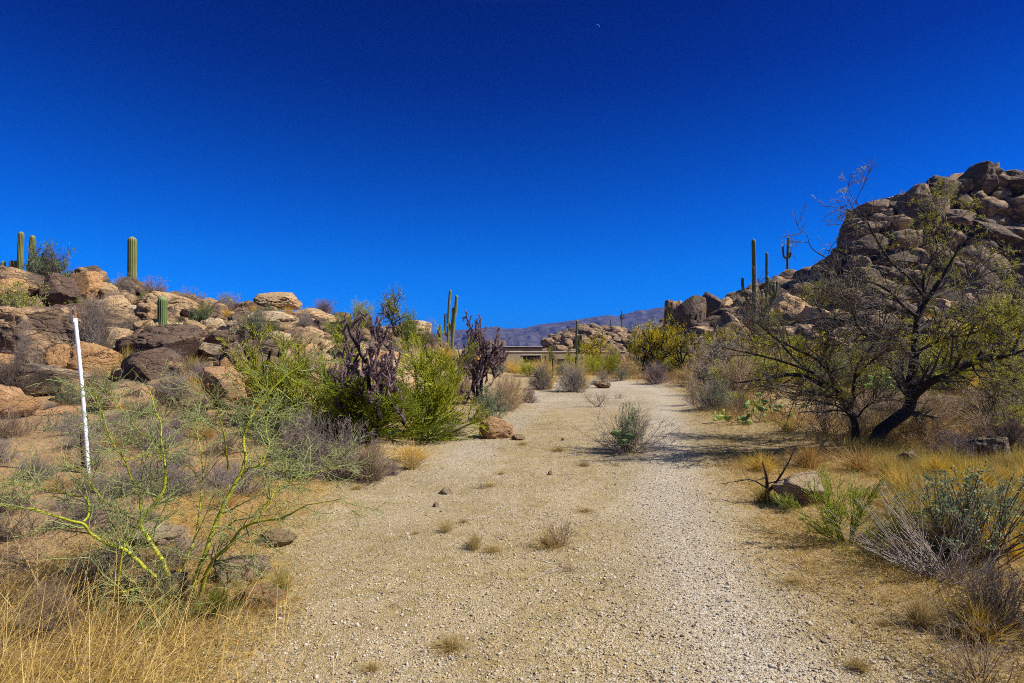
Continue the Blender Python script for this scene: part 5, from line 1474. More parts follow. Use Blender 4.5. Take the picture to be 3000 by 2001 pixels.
def make_palo_verde():
    Y0 = 3.75
    base = Vector(W(534, 1752, Y0)); base.z = hz(base.x, base.y)
    rg = np.random.default_rng(77)
    D = {
     'a': ([(930, 1150), (860, 1000), (820, 910), (760, 810), (730, 740), (800, 650), (845, 560), (845, 450), (830, 350), (825, 250), (790, 180), (760, 80)], (0, .1, .3), .021, .004),
     'b': ([(905, 1150), (800, 1030), (700, 930), (640, 880), (560, 850), (470, 800), (430, 750), (300, 720), (170, 680), (60, 670), (-30, 640)], (0, -.2, -.35), .019, .004),
     'b2': ([(430, 750), (460, 700), (440, 620), (380, 610), (240, 580), (110, 560), (-20, 535)], (-.2, 0, .2), .009, .003),
     'c': ([(985, 1150), (1010, 1020), (1050, 900), (1090, 780), (1150, 660), (1210, 530), (1250, 430), (1245, 330), (1280, 220), (1330, 150), (1400, 60), (1480, -15), (1560, -60), (1660, -90)], (0, .2, .5), .021, .003),
     'd': ([(1030, 1120), (1060, 1000), (1100, 930), (1170, 870), (1220, 790), (1320, 740), (1440, 720), (1560, 660), (1740, 625)], (0, -.1, -.3), .018, .003),
     'd2': ([(1300, 748), (1370, 640), (1440, 560), (1540, 510), (1660, 480), (1760, 455)], (-.1, .1, .3), .01, .003),
     'e': ([(895, 1080), (930, 990), (970, 900), (1010, 780), (1030, 600), (1035, 450), (1010, 300), (1000, 150)], (.05, .4, .7), .012, .003),
     'f': ([(900, 1110), (780, 1072), (700, 1080), (610, 1085), (620, 980), (640, 880), (700, 780), (760, 700)], (0, -.25, -.2), .012, .004),
     'g': ([(1225, 495), (1330, 460), (1450, 490), (1500, 430)], (.3, .1, 0), .008, .003),
     'g2': ([(1340, 455), (1370, 340), (1360, 250), (1400, 150)], (.2, .3, .5), .007, .003),
     'h': ([(735, 745), (720, 640), (690, 540), (640, 430), (580, 340), (540, 220), (490, 110), (450, 30)], (.1, -.1, -.3), .009, .003),
     'i': ([(730, 750), (640, 700), (560, 660), (500, 590), (430, 500), (330, 430)], (.1, .4, .6), .009, .003),
     'j': ([(1165, 475), (1150, 320), (1110, 200), (1060, 90)], (.3, .1, 0), .008, .003),
     'k': ([(640, 430), (760, 400), (830, 440)], (-.1, .1, .2), .005, .003),
     'l': ([(930, 1150), (860, 1160), (830, 1130), (760, 1180)], (0, -.2, -.4), .008, .003),
     'm': ([(1000, 1130), (1120, 1160), (1220, 1170), (1300, 1190)], (0, -.1, -.1), .006, .002),
     'n': ([(830, 430), (770, 330), (700, 270), (620, 170), (560, 80)], (.2, .4, .6), .007, .003),
    }
    t = thing('palo_verde_tree', 'young palo verde with bright yellow green limbs and fine grey green twigs in front', 'tree', base)
    def L(keys): return limbs_world([D[k] for k in keys], 0, 1100, 1.74, Y0, base)
    for key in ('a', 'b', 'c', 'd', 'e', 'f'):
        mb = MB()
        for q in ([key, 'b2'] if key == 'b' else [key, 'd2'] if key == 'd' else [key, 'g', 'g2', 'j'] if key == 'c' else [key, 'h', 'i', 'k', 'n'] if key == 'a' else [key, 'l', 'm'] if key == 'e' else [key]):
            p, r = L([q])[0]
            p = p + .012 * np.stack([fbm(p * 9, 2, 31), fbm(p * 9, 2, 32), fbm(p * 9, 2, 33)], -1)
            mb.tubes(p[None], (r * .8 * (1 + .1 * fbm(p * 14, 2, 3)))[None], 8, np.clip(.35 + 28 * r, 0, 1)[None])
        mb.build('limb', M['pv_bark'], t)
    P, R = resample(L(list(D)), 26)
    P2, R2 = spawn(P, R, 24, rg, (.18, 1), (.18, .55), (30, 70), .02, .14, 6, .4, .0021)
    P3, R3 = spawn(P2, R2, 5, rg, (.12, 1), (.08, .26), (25, 60), .01, .16, 5, .6, .0015)
    P4, R4 = spawn(P3, R3, 2, rg, (.1, 1), (.04, .12), (25, 60), .01, .15, 3, .7, .0012)
    tw = MB(); tw.tubes(P2, R2, 4, .2 + .5 * rg.random(len(P2))); tw.tubes(P3, R3, 3, .1 + .8 * rg.random(len(P3))); tw.tubes(P4, R4, 3, .3 + .7 * rg.random(len(P4)))
    tw.build('twigs', M['pv_twig'], t)
make_palo_verde()

def big_green_bush(label, px, py, wpx, hpx, Y, seed, col, lean=0.0, n=26, per=(13, 10, 5), el=(18, 88), r0=.017, fine=1.0):
    rg = np.random.default_rng(seed)
    k = Y / F
    x = (px - CX) * k; z = hz(x, Y)
    t = thing('palo_verde_bush', label, 'bush', (x, Y, z - .02))
    P, R = stems_from_base(rg, n, el, (.6, 1.0), r0, .0, .1, 8, .05, .004 * fine)
    P2, R2 = spawn(P, R, per[0], rg, (.18, 1), (.2, .45), (15, 50), .06, .12, 5, .5, .003 * fine)
    P3, R3 = spawn(P2, R2, per[1], rg, (.1, 1), (.09, .25), (12, 42), .07, .12, 4, .6, .0024 * fine)
    P4, R4 = spawn(P3, R3, per[2], rg, (.1, 1), (.04, .11), (15, 45), .05, .12, 3, .8, .002 * fine)
    cen = P3[:, 1]
    keep = fbm(cen * 4.5, 2, seed) > -.30
    P3, R3 = P3[keep], R3[keep]
    keep4 = fbm(P4[:, 1] * 4.5, 2, seed) > -.26
    P4, R4 = P4[keep4], R4[keep4]
    mb = MB(); mb.tubes(P, R, 6, .05 + .3 * rg.random(len(P)))
    tw = MB(); tw.tubes(P2, R2, 4, .1 + .4 * rg.random(len(P2))); tw.tubes(P3, R3, 3, .1 + .8 * rg.random(len(P3))); tw.tubes(P4, R4, 3, .2 + .8 * rg.random(len(P4)))
    fit([mb, tw], wpx * k, hpx * k)
    for m in (mb, tw):
        m.v = [v + np.c_[lean * v[:, 2], 0 * v[:, 2], 0 * v[:, 2]] for v in m.v]
    o = mb.build('limbs', M['pv_bark'], t); o.color = (.8, .8, .8, 1)
    o = tw.build('twigs', M['green'], t); o.color = col
    return t

big_green_bush('big dense green bush at the left of the drive around the purple cholla', 1075, 1330, 560, 205, 9.9, 401, (1.0, 1.0, .7, 1), .05, 30, (11, 9, 4))
big_green_bush('tall yellow green bush reaching right beside the second purple cholla', 1240, 1290, 370, 300, 10.6, 402, (1.4, 1.22, .75, 1), .12, 18, (10, 9, 3))
big_green_bush('yellow green airy palo verde bush left of the big green bush', 800, 1250, 400, 290, 11.2, 403, (1.35, 1.15, .7, 1), -.05, 16, (9, 7, 3))
big_green_bush('yellow green bush between the airy palo verde and the first purple cholla', 950, 1260, 400, 320, 10.8, 404, (1.3, 1.15, .7, 1), 0, 15, (9, 7, 3))
big_green_bush('low green growth at the foot of the first purple cholla', 1010, 1335, 260, 190, 9.5, 406, (.85, .95, .7, 1), -.05, 14, (9, 8, 4))
big_green_bush('small green palo verde shrub right of the pale rounded boulder', 2470, 1592, 380, 210, 4.75, 405, (1.1, 1.15, .7, 1), .0, 18, (9, 6, 3), el=(8, 75), r0=.011, fine=.9)

def dead_stump(label, spec, Y, px, py, name='dead_stump', cat='dead wood'):
    base = Vector(W(px, py, Y)); base.z = min(base.z, hz(base.x, base.y))
    rg = np.random.default_rng(int(px))
    mb = MB()
    cur = []
    for pts, r0, r1 in spec:
        w = [W(a, b, Y + .1 * math.sin(a)) - base for a, b in pts]
        p = smooth_path([q[:] for q in w], 14); r = np.linspace(r0, r1, 14)
        mb.tubes(p[None], (r * (1 + .15 * fbm(p * 9, 2, 4)))[None], 6, .2)
        cur.append((p, r))
    P, R = resample(cur, 12)
    P2, R2 = spawn(P, R, 5, rg, (.4, 1), (.1, .4), (25, 70), .02, .18, 5, .5, .002)
    mb.tubes(P2, R2, 4, .4)
    o = mb.build(name, M['bark'])
    o.location = base
    return tag(o, label, cat)

dead_stump('dark dead branch sticking up beside the pale rounded boulder right of the drive',
           [([(2244, 1462), (2246, 1420), (2240, 1380), (2232, 1350)], .022, .006), ([(2246, 1440), (2280, 1400), (2310, 1350), (2330, 1305)], .014, .003), ([(2246, 1430), (2200, 1405), (2150, 1410), (2100, 1418)], .01, .002), ([(2244, 1440), (2262, 1430), (2270, 1436)], .012, .004)], 6.05, 2244, 1462)
dead_stump('dark dead stump inside the yellow green airy bush', [([(776, 1120), (776, 1085), (788, 1050), (790, 1030)], .045, .02), ([(776, 1100), (770, 1070), (772, 1060)], .03, .015), ([(772, 1100), (740, 1080), (720, 1060), (705, 1045)], .025, .006)], 11.0, 776, 1240)
dead_stump('grey dead branches under the yellow green airy bush', [([(760, 1265), (770, 1220), (785, 1190), (790, 1170)], .04, .015), ([(762, 1260), (735, 1230), (735, 1190)], .03, .01), ([(765, 1255), (800, 1230), (815, 1200)], .03, .008)], 10.0, 760, 1270)

def cholla(label, px, py, Y, top_py, half_w, seed, lean=0.0):
    rg = np.random.default_rng(seed)
    k = Y / F
    x = (px - CX) * k; zb = hz(x, Y)
    H = EYE + (HOR - top_py) * k - zb
    t = thing('cholla_cactus', label, 'cactus', (x, Y, zb - .03))
    P, R = stems_from_base(rg, 4, (42, 78), (.5, .75), .042, .02, .14, 8, .03, .026)
    P2, R2 = spawn(P, R, 4, rg, (.5, 1), (.3, .48), (35, 80), .0, .16, 7, .65, .014, .1)
    P3, R3 = spawn(P2, R2, 5, rg, (.3, 1), (.14, .28), (40, 85), .03, .14, 7, .8, .0098, .1)
    P4, R4 = spawn(P3, R3, 3, rg, (.4, 1), (.08, .17), (40, 85), .06, .12, 6, .95, .0088, .1)
    P5, R5 = spawn(P4, R4, 1, rg, (.5, 1), (.04, .08), (35, 80), .08, .1, 4, .95, .0082, .1)
    tr, br = MB(), MB()
    for (a, b, mb, tint) in ((P, R, tr, .05), (P2, R2, tr, .2), (P3, R3, br, .45), (P4, R4, br, .65), (P5, R5, br, .85)):
        n_ = a.shape[1]; fine = 4 * (n_ - 1) + 1
        ti = np.linspace(0, n_ - 1, fine)
        i = np.clip(ti.astype(int), 0, n_ - 2); f = (ti - i)
        A = a[:, i] * (1 - f)[None, :, None] + a[:, i + 1] * f[None, :, None]
        B = b[:, i] * (1 - f)[None] + b[:, i + 1] * f[None]
        if mb is br: B = np.maximum(B, .0085)
        B = B * (1 + .16 * np.where(np.arange(fine) % 2, 1, -1))[None]      # knobbly joints
        B[:, -1] *= .45
        mb.tubes(A, B, 6, np.clip(tint + .2 * rg.normal(size=len(A)), 0, 1))
        # spines
        if mb is br:
            S = A[:, 1:-1].reshape(-1, 3); S = np.repeat(S, 3, 0)
            d = rg.normal(size=S.shape); d /= np.linalg.norm(d, axis=1, keepdims=True)
            br.leaves(S + d * .009, d, .022, .0035, .95, 0, rng=rg)
    fit([tr, br], half_w * 2 * k, H)
    for m in (tr, br): m.v = [v + np.c_[lean * v[:, 2] ** 1.3, 0 * v[:, 2], 0 * v[:, 2]] for v in m.v]
    tr.build('trunk', M['cholla'], t).color = (.45, .42, .42, 1); br.build('branches', M['cholla'], t)
    return t
cholla('large purple cholla cactus rising out of the big green bush', 1090, 1310, 9.4, 924, 132, 501, .02)
cholla('second purple cholla cactus with a dark bare trunk near the saguaro cluster', 1402, 1150, 16.5, 928, 95, 502, .04)

def prickly_pear(label, pads, Y, group=None, color=(1, 1, 1, 1)):
    """pads: (photo x, photo y of the centre, width, height, tilt in degrees, turn in degrees, depth offset)"""
    k = Y / F
    x0 = np.mean([p[0] for p in pads]); bx = (x0 - CX) * k; bz = hz(bx, Y)
    t = thing('prickly_pear_cactus', label, 'cactus', (bx, Y, bz))
    v, tri = ICO[4]
    for (px, py, w, h, tilt, turn, dy) in pads:
        mb = MB()
        hw, hh = w / 2 * k * 1.2, h / 2 * k * 1.15
        p = v.copy()
        wide = 1 - .18 * (p[:, 2] < 0) * (-p[:, 2]) ** 1.5
        q = np.stack([p[:, 0] * hw * wide, p[:, 1] * .016, p[:, 2] * hh], -1)
        q[:, 1] += .02 * (q[:, 0] / max(hw, 1e-3)) ** 2 * rnd.uniform(-1, 1)
        ph = np.cos(p[:, 0] * 15) * np.cos(p[:, 2] * 15)
        mb.add(q, None, tri, .25 + .35 * np.clip(np.hypot(p[:, 0], p[:, 2]) - .75, 0, 1) * 3 + .35 * (ph > .8))
        # spine dots over both faces
        nsp = 46
        u = RNG.uniform(-.85, .85, (nsp, 2)); u = u[np.hypot(u[:, 0], u[:, 1]) < .92]
        sgn = np.where(RNG.random(len(u)) < .5, -1, 1)
        S = np.stack([u[:, 0] * hw, sgn * .015, u[:, 1] * hh], -1)
        dd = np.stack([RNG.normal(size=len(u)) * .4, sgn * 1.0, RNG.normal(size=len(u)) * .4], -1)
        mb.leaves(S, dd, .022, .004, 1.0, 0)
        o = mb.build('pad', M['pad'], t)
        o.location = W(px, py, Y + dy) - t.location
        o.rotation_euler = (math.radians(rnd.uniform(-14, 14)), math.radians(tilt), math.radians(turn))
        o.color = color
    return t
ox, oy, sc = 1850, 800, 3.485
def pp(cx, cy, w, h, tilt, turn, dy): return (ox + cx / sc, oy + cy / sc, w / sc, h / sc, tilt, turn, dy)
prickly_pear('small prickly pear with four pads at the right edge of the drive', [pp(845, 1420, 60, 105, -12, 55, .0), pp(898, 1450, 85, 92, 6, 15, -.05), pp(936, 1395, 48, 80, 0, 40, .05), pp(978, 1462, 72, 92, -8, -15, -.05), pp(846, 1488, 50, 40, 20, 20, -.1)], 12.2, color=(1.15, 1.15, .85, 1))
prickly_pear('larger prickly pear with many pads left of the mesquite', [pp(1165, 1330, 92, 105, -38, 20, 0), pp(1282, 1300, 105, 115, 4, 30, .15), pp(1362, 1295, 62, 92, 12, -40, .2), pp(1248, 1385, 56, 105, -10, 50, -.05), pp(1330, 1365, 110, 92, 20, -10, .05), pp(1275, 1450, 46, 75, 0, 35, -.1),
             pp(1197, 1430, 46, 75, -6, 30, 0), pp(1097, 1470, 58, 110, 3, 40, -.1), pp(1152, 1460, 88, 100, 0, 10, -.05), pp(1205, 1505, 72, 82, 14, 20, -.15), pp(1150, 1515, 60, 70, -10, -10, -.15), pp(1420, 1345, 60, 65, 8, 30, .2), pp(1480, 1345, 50, 70, -5, 20, .25),
             pp(1525, 1345, 62, 65, 0, 10, .25), pp(1290, 1225, 80, 70, -5, 20, .3), pp(1470, 1385, 60, 55, 15, 10, .2), pp(1600, 1450, 75, 95, -15, 30, .3), pp(1635, 1420, 30, 90, 5, 60, .3), pp(1350, 1440, 60, 80, 10, 40, .1)], 11.8, color=(.9, .95, .9, 1))
prickly_pear('prickly pear with two round dark pads inside the big bush in the drive', [(1804, 1262, 27, 28, -5, 15, -.12), (1846, 1272, 30, 28, 8, -10, -.12), (1824, 1288, 26, 24, 0, 10, -.16)], 8.7, color=(.5, .6, .65, 1))
prickly_pear('prickly pear seen behind the middle of the mesquite crown', [(2538, 1075, 20, 24, 10, 20, 0), (2560, 1082, 22, 24, -15, 0, .1), (2585, 1090, 22, 26, 10, 30, .1), (2600, 1105, 22, 24, -5, 10, 0), (2550, 1100, 22, 24, 4, 20, .1), (2612, 1128, 22, 30, 14, 30, 0), (2575, 1122, 24, 30, 0, 0, 0), (2540, 1125, 24, 30, -6, 15, 0)], 13.5, color=(.8, 1.05, .8, 1))

def brittlebush():
    """the grey leaved bush at lower right: many straight stems, leaves gathered at the top"""
    Y = 4.25
    base = Vector(W(2840, 1712, Y)); base.z = hz(base.x, base.y)
    rg = np.random.default_rng(612)
    t = thing('brittlebush', 'grey green leaved bush on many straight dark stems at lower right', 'bush', base)
    P, R = stems_from_base(rg, 90, (25, 85), (.45, .75), .0055, .02, .07, 7, .09, .0025)
    P2, R2 = spawn(P, R, 4, rg, (.45, 1), (.1, .25), (15, 40), .05, .1, 4, .6, .0018)
    st = MB(); st.tubes(P, R, 4, .1 + .35 * rg.random(len(P))); st.tubes(P2, R2, 3, .3 + .4 * rg.random(len(P2)))
    tips = np.concatenate([P[:, -1], P2[:, -1], P2[:, -2]])
    keep = tips[:, 2] > .28 + .1 * rg.normal(size=len(tips))
    keep &= rg.random(len(tips)) < .5
    E = tips[keep]; n = 8
    A = np.repeat(E, n, 0) + rg.normal(size=(len(E) * n, 3)) * .016
    d = rg.normal(size=A.shape); d[:, 2] += .35
    lf = MB(); lf.leaves(A, d, rg.uniform(.018, .036, len(A)), rg.uniform(.009, .015, len(A)), .3 + .7 * rg.random(len(A)), .15, rg)
    st.build('stems', M['twig'], t).color = (.55, .5, .48, 1)
    lf.build('leaves', M['leaf'], t).color = (.8, .92, .95, 1)
    # the dry grey stems leaning out to the left of it
    base2 = Vector(W(2760, 1735, 4.0)); base2.z = hz(base2.x, base2.y)
    P, R = stems_from_base(rg, 110, (12, 60), (.45, .8), .0035, .03, .06, 7, .08, .0015)
    P[..., 0] = -np.abs(P[..., 0]) * np.where(rg.random(110) < .8, 1, -1)[:, None]
    P2, R2 = spawn(P, R, 3, rg, (.4, 1), (.08, .2), (12, 35), .03, .1, 4, .6, .0012)
    mb = MB(); mb.tubes(P, R, 3, .4 + .5 * rg.random(len(P))); mb.tubes(P2, R2, 3, .4 + .6 * rg.random(len(P2)))
    o = mb.build('bare_shrub', M['twig']); o.location = base2
    tag(o, 'spray of grey dry stems leaning left beside the grey leaved bush', 'shrub')
brittlebush()

# ------------------------------------------------------------------ marker pole and stakes
def make_pole():
    Y = 6.9
    top, bot = W(215, 896, Y), W(263, 1408, Y - .05)
    base = Vector(bot); base.z = hz(base.x, base.y)
    t = thing('marker_pole', 'tall leaning white plastic pole with a brown bare top', 'pole', base)
    d = (top - base)
    def tube(name, a, b, r, mat, sides=20, n=24, hollow=False):
        mb = MB()
        P = np.linspace((d * a)[:], (d * b)[:], n); P[:, 0] += .012 * np.sin(np.linspace(a, b, n) * 3.1)
        mb.tubes(P[None], np.full((1, n), r), sides, .5)
        # end disc with a lip
        e = P[-1]; ring = np.arange(sides) + (n - 1) * sides
        mb.v.append(np.array([e - .02 * np.array(d.normalized())])); mb.a.append(np.array([.5])); mb.n += 1
        mb.t.append(np.stack([ring, np.roll(ring, -1), np.full(sides, mb.n - 1)], -1))
        return mb.build(name, mat, t)
    m, nt, b, out = nodemat('weathered_white_plastic')
    tc = N(nt, 'ShaderNodeTexCoord'); nz = N(nt, 'ShaderNodeTexNoise', Scale=9.0, Detail=6.0, Roughness=.7); nt.links.new(tc.outputs['Object'], nz.inputs['Vector'])
    nt.links.new(ramp(nt, nz.outputs[0], [(.25, (.45, .43, .40)), (.45, (.74, .74, .74)), (.7, (.82, .82, .83))]), b.inputs['Base Color']); b.inputs['Roughness'].default_value = .4
    rust = simple_mat('bare_brown_wood', (0.25, 0.13, 0.065), .85, 14.0, .4)
    tube('shaft', -.06, .925, .021, m)
    tube('bare_top', .90, 1.0, .019, rust)
    # torn white flakes left on the bare top
    fl = MB()
    for k in range(7):
        a = rnd.uniform(.9, .96) if k else .985; ang = rnd.uniform(2.4, 5.2)
        c = np.array((d * a)[:]) + .0202 * np.array([math.cos(ang), math.sin(ang), 0])
        tn = np.array([-math.sin(ang), math.cos(ang), 0])
        w, h = rnd.uniform(.006, .013), rnd.uniform(.03, .09)
        dn = np.array(d.normalized()); o2 = np.array([math.cos(ang), math.sin(ang), 0]) * .002
        fr = [c - tn * w - dn * h * .5, c + tn * w - dn * h * .5, c + tn * w * .2 + dn * h * .5, c - tn * w * .6 + dn * h * .4]
        vv = fr + [x + o2 for x in fr]
        fl.add(vv, [(0, 1, 2, 3), (7, 6, 5, 4), (0, 4, 5, 1), (1, 5, 6, 2), (2, 6, 7, 3), (3, 7, 4, 0)], None)
    fl.build('peeling_flakes', m, t, smooth=False)
    wire = MB()
    a = np.linspace(0, 2 * math.pi, 24)
    c = np.array((d * .235)[:])
    wire.tubes((c[None] + .0238 * np.stack([np.cos(a), np.sin(a), .05 * np.cos(a)], -1))[None], np.full((1, 24), .0025), 5, .1)
    wire.build('tie_wire', simple_mat('dark_wire', (.03, .028, .025), .6, 9, .1, 0), t)
    # wooden stake behind it
    p0, p1 = W(247, 1412, Y + .1), W(238, 1256, Y + .1)
    b0 = Vector(p0); b0.z = hz(b0.x, b0.y)
    mb = MB(); box(mb, -.018, .018, -.012, .012, -.12, p1.z - b0.z, .004)
    o = mb.build('wooden_stake', simple_mat('weathered_dark_wood', (0.07, 0.042, 0.026), .9, 20.0, .4)); o.location = b0
    o.rotation_euler = (0, math.radians(-3), 0)
    tag(o, 'short dark wooden stake standing against the white pole', 'stake')
make_pole()

def t_post(px, y0, y1, Y, label):
    k = Y / F
    b = Vector(((px - CX) * k, Y, hz((px - CX) * k, Y)))
    h = EYE + (HOR - y0) * k - b.z
    t = thing('metal_stake', label, 'stake', b)
    mb = MB(); box(mb, -.03, .03, -.005, .005, -.2, h, .003); box(mb, -.006, .006, -.04, -.0052, -.2, h - .002, .003)
    for j in range(int(h / .06)): box(mb, -.009, .009, -.05, -.0402, .05 + j * .06, .075 + j * .06, .003)
    mb.build('post', simple_mat('dark_green_paint', (0.035, 0.05, 0.035), .5, 20, .3), t, smooth=False)
    mb = MB(); box(mb, -.032, .032, -.042, .012, h - .10, h + .004, .004)
    mb.build('top_band', simple_mat('pale_band', (0.06, 0.075, 0.06), .5, 20, .3), t, smooth=False)
t_post(1597, 1043, 1074, 33, 'dark green metal stake left of the house lamp')
t_post(1619, 1050, 1084, 30, 'dark green metal stake below the house lamp')
t_post(1687, 1047, 1094, 25.5, 'tall dark green metal stake behind the larger round shrub')

# ------------------------------------------------------------------ loose gravel, litter and grass on the ground
def gravel():
    rg = np.random.default_rng(31)
    n = 80000
    y = 2.2 + 11 * rg.random(n) ** 1.9
    L, R = path_edges(y)
    x = L - .7 + (R - L + 1.4) * rg.random(n)
    tr = np.exp(-((x - (R - .75)) / .5) ** 2)
    keep = rg.random(n) < .35 + .65 * tr + .35 * (n2(x, y, .9, 61) > 0)
    keep &= rg.random(n) < sstep(-.7, .3, np.minimum(x - L, R - x)) + .1
    x, y = x[keep], y[keep]; n = len(x)
    z = height(x, y) + .004
    s = np.clip(rg.lognormal(-5.3, .40, n), .0028, .015)
    v, t = ICO[2] if False else ico(1)
    V = v[None] * (s[:, None, None] * rg.uniform(.6, 1.25, (n, 1, 3))) * rg.uniform(.75, 1.2, (n, len(v), 1))
    a = rg.uniform(0, 6.28, n); c, sn = np.cos(a)[:, None], np.sin(a)[:, None]
    V = np.stack([V[..., 0] * c - V[..., 1] * sn, V[..., 0] * sn + V[..., 1] * c, V[..., 2] * .75], -1)
    V += np.stack([x, y, z + s * .25], -1)[:, None]
    mb = MB(); mb.add(V.reshape(-1, 3), None, (np.arange(n)[:, None, None] * len(v) + t[None]).reshape(-1, 3), np.repeat(rg.random(n), len(v)))
    m, nt, b, out = nodemat('gravel_stone')
    tt = attr(nt, 'tint').outputs['Fac']
    nt.links.new(ramp(nt, tt, [(0.0, (.20, .155, .11)), (.12, (.29, .22, .14)), (.4, (.42, .32, .21)), (.65, (.50, .42, .30)), (.85, (.48, .42, .33)), (.97, (.52, .47, .40)), (1.0, (.40, .20, .10))]), b.inputs['Base Color'])
    b.inputs['Roughness'].default_value = .9
    o = mb.build('gravel', m, smooth=False)
    tag(o, 'loose grey and tan gravel on the drive', 'gravel', kind='stuff')
gravel()

def grass_layer(name, label, x, y, ln, wd, mat, lean=(0, 0), el=(35, 88), bend=(.1, .6), seed=1, color=None, nseg=3):
    rg = np.random.default_rng(seed)
    n = len(x)
    z = height(x, y)
    az = rg.uniform(0, 6.283, n); e = np.radians(rg.uniform(el[0], el[1], n))
    d = np.stack([np.cos(az) * np.cos(e) + lean[0], np.sin(az) * np.cos(e) + lean[1], np.sin(e)], -1)
    mb = MB(); mb.blades(np.stack([x, y, z - .005], -1), d, ln, wd, rg.uniform(bend[0], bend[1], n), rg.random(n), nseg, rg)
    o = mb.build(name, M[mat])
    if color: o.color = color
    tag(o, label, 'grass', kind='stuff')

def clumped(rg, n, x0, x1, y0, y1, sc, thr, seed, pw=1.6):
    y = y0 + (y1 - y0) * rg.random(n) ** pw
    f = np.clip(y, 2.5, None)
    x = x0 + (x1 - x0) * rg.random(n)
    k = n2(x, y, sc, seed) + .25 * rg.normal(size=n) > thr
    return x[k], y[k]

rg = np.random.default_rng(71)
# short straw and litter over the drive's middle and margins
x, y = clumped(rg, 420000, -6, 8, 2.3, 22, .8, .06, 91, 1.8)
L, R = path_edges(y)
g = np.minimum(x - L, R - x)
tr = np.exp(-((x - (R - .75)) / .55) ** 2)
keep = rg.random(len(x)) < np.where(g > .3, .7 * (1 - tr) ** 2, .9)
x, y = x[keep], y[keep]
grass_layer('straw_litter', 'short dry straw scattered over gravel and soil', x, y, rg.uniform(.03, .10, len(x)), rg.uniform(.0026, .006, len(x)), 'grass', el=(2, 50), bend=(0, .5), seed=3, color=(.74, .76, .56, 1), nseg=2)
# denser dry grass of both margins
x, y = clumped(rg, 260000, -9, 11, 2.2, 15, .9, -.05, 93, 1.9)
L, R = path_edges(y)
g = np.minimum(x - L, R - x)
keep = (g < .25 - .5 * rg.random(len(x))) & ((x > 0) | (y < 5.5) | (rg.random(len(x)) < .3))
x, y = x[keep], y[keep]
h = rg.uniform(.06, .2, len(x)) * np.where(x > 0, 1.25, .8)
grass_layer('dry_grass', 'dry straw coloured grass covering the margins of the drive', x, y, h, rg.uniform(.002, .0045, len(x)), 'grass', el=(25, 85), seed=4, color=(.85, .78, .55, 1))
# golden grass field at the right
x, y = clumped(rg, 60000, 3.2, 10, 4.2, 9.2, .7, -.15, 95, 1.0)
L, R = path_edges(y)
keep = (x > R + .9 + .5 * rg.random(len(x))) & (x > 3.0 + .25 * y)
x, y = x[keep], y[keep]
grass_layer('golden_grass', 'golden sunlit grass field at the right', x, y, rg.uniform(.10, .30, len(x)), rg.uniform(.0025, .005, len(x)), 'ygrass', el=(55, 89), bend=(.1, .5), seed=5)
# straw carpet of both margins near the camera
x, y = clumped(rg, 260000, -3.5, 6, 2.2, 9, 1.0, -.25, 105, 1.6)
L, R = path_edges(y)
g = np.minimum(x - L, R - x) + .25 * n2(x, y, 1.5, 33)
keep = (g < .35 - .5 * rg.random(len(x))) & (g > -2.6)
x, y = x[keep], y[keep]
grass_layer('straw_carpet', 'flattened yellow straw carpet along both edges of the drive', x, y, rg.uniform(.04, .13, len(x)), rg.uniform(.002, .0045, len(x)), 'grass', el=(3, 50), bend=(0, .5), seed=13, nseg=2, color=(1.15, 1.06, .72, 1))
# green shoots
x, y = clumped(rg, 9000, -3.2, 3.5, 2.3, 9, 1.1, .1, 97, 1.5)
grass_layer('green_shoots', 'short green shoots among the gravel', x, y, rg.uniform(.015, .05, len(x)), .003, 'green', el=(30, 80), seed=6, nseg=2, color=(.7, .9, .9, 1))
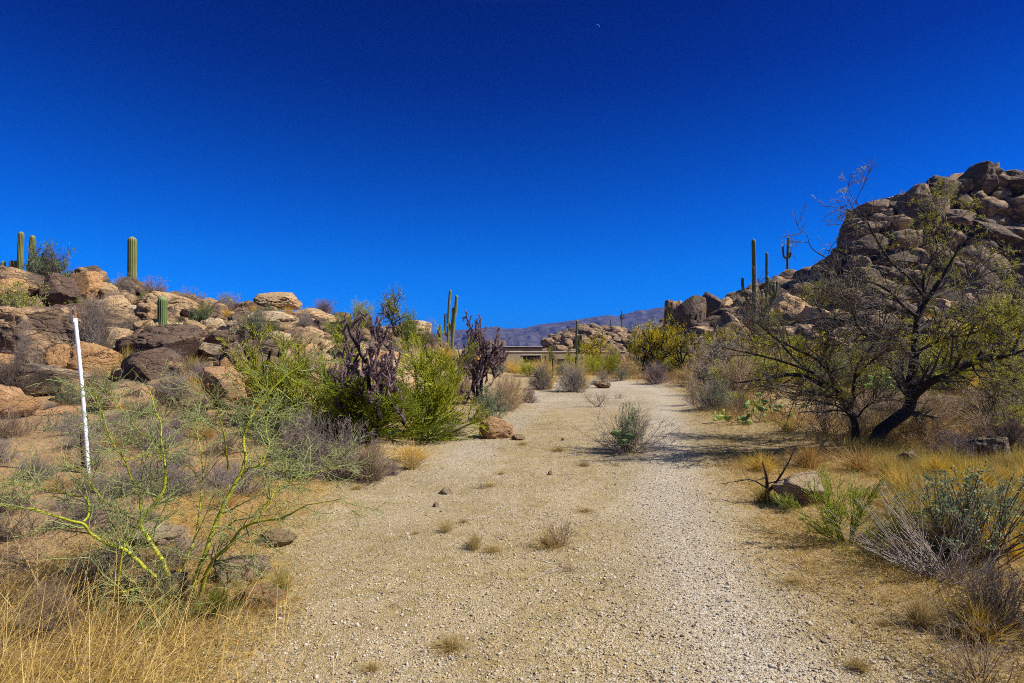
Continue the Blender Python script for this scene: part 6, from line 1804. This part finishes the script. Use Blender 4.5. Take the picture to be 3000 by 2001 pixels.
# tall straw at lower left
n = 3400
x = rg.uniform(-3.2, -.75, n); y = rg.uniform(1.75, 3.6, n)
keep = (x < -.55 - .42 * (y - 1.6) + .22 * rg.normal(size=n)) & (n2(x, y, 2.2, 99) + .35 * rg.normal(size=n) > -.1)
x, y = x[keep], y[keep]
hh = rg.uniform(.25, .72, len(x)) * np.clip(1.0 - .38 * (x + 2.4), .35, 1.15)
grass_layer('tall_straw', 'tall dry straw leaning right at lower left', x, y, hh, rg.uniform(.0022, .0046, len(x)), 'grass', lean=(.28, .05), el=(50, 88), bend=(.05, .5), seed=7, nseg=5, color=(1.35, 1.3, 1.1, 1))
# twiggy litter over the slopes' feet
x, y = clumped(rg, 90000, -11, -1.8, 3, 13, .8, -.1, 101, 1.2)
L, R = path_edges(y)
keep = x < L - .3
x, y = x[keep], y[keep]
grass_layer('dry_litter', 'brown dry litter over the orange soil', x, y, rg.uniform(.04, .16, len(x)), rg.uniform(.003, .006, len(x)), 'twig', el=(0, 60), bend=(0, .5), seed=8, nseg=2, color=(1.2, 1.0, .8, 1))
x, y = clumped(rg, 130000, 2, 40, 9, 46, .5, -.25, 103, 1.15)
L, R = path_edges(y)
keep = (x > R + .5) & (x < y * .95 + 2) & ((y > 12) | (x > 5.2))
x, y = x[keep], y[keep]
grass_layer('brush_litter', 'low brown dry growth under the scrub belt', x, y, rg.uniform(.12, .45, len(x)), rg.uniform(.008, .016, len(x)), 'grass', el=(30, 85), bend=(0, .5), seed=9, nseg=2, color=(.62, .5, .36, 1))

def stick(label, pts, Y, r):
    w = [gp(a, b, 20) for a, b in pts]
    base = w[0].copy()
    mb = MB(); p = smooth_path([(q - base)[:] for q in w], 16); p[:, 2] += r * .8
    mb.tubes(p[None], np.linspace(r, r * .4, 16)[None], 6, .8)
    rg = np.random.default_rng(int(pts[0][0]))
    P2, R2 = spawn(p[None], np.linspace(r, r * .4, 16)[None], 4, rg, (.3, .9), (.05, .16), (15, 50), 0, .1, 4, .6, .001)
    P2[..., 2] = np.maximum(P2[..., 2], P2[:, :1, 2]); mb.tubes(P2, R2, 4, .6)
    o = mb.build('stick', M['twig']); o.location = base
    tag(o, label, 'stick')
stick('pale straight stick lying on the near gravel', [(1546, 1700), (1600, 1682), (1668, 1662)], 4, .006)
stick('thin dark twig lying at the lower left of the gravel', [(900, 1740), (945, 1738), (965, 1748)], 3.6, .004)
stick('long bent twig on the ground at the lower right corner', [(2700, 1925), (2800, 1900), (2900, 1880)], 3, .005)
print('faces', sum(len(o.data.polygons) for o in bpy.data.objects if o.type == 'MESH'))
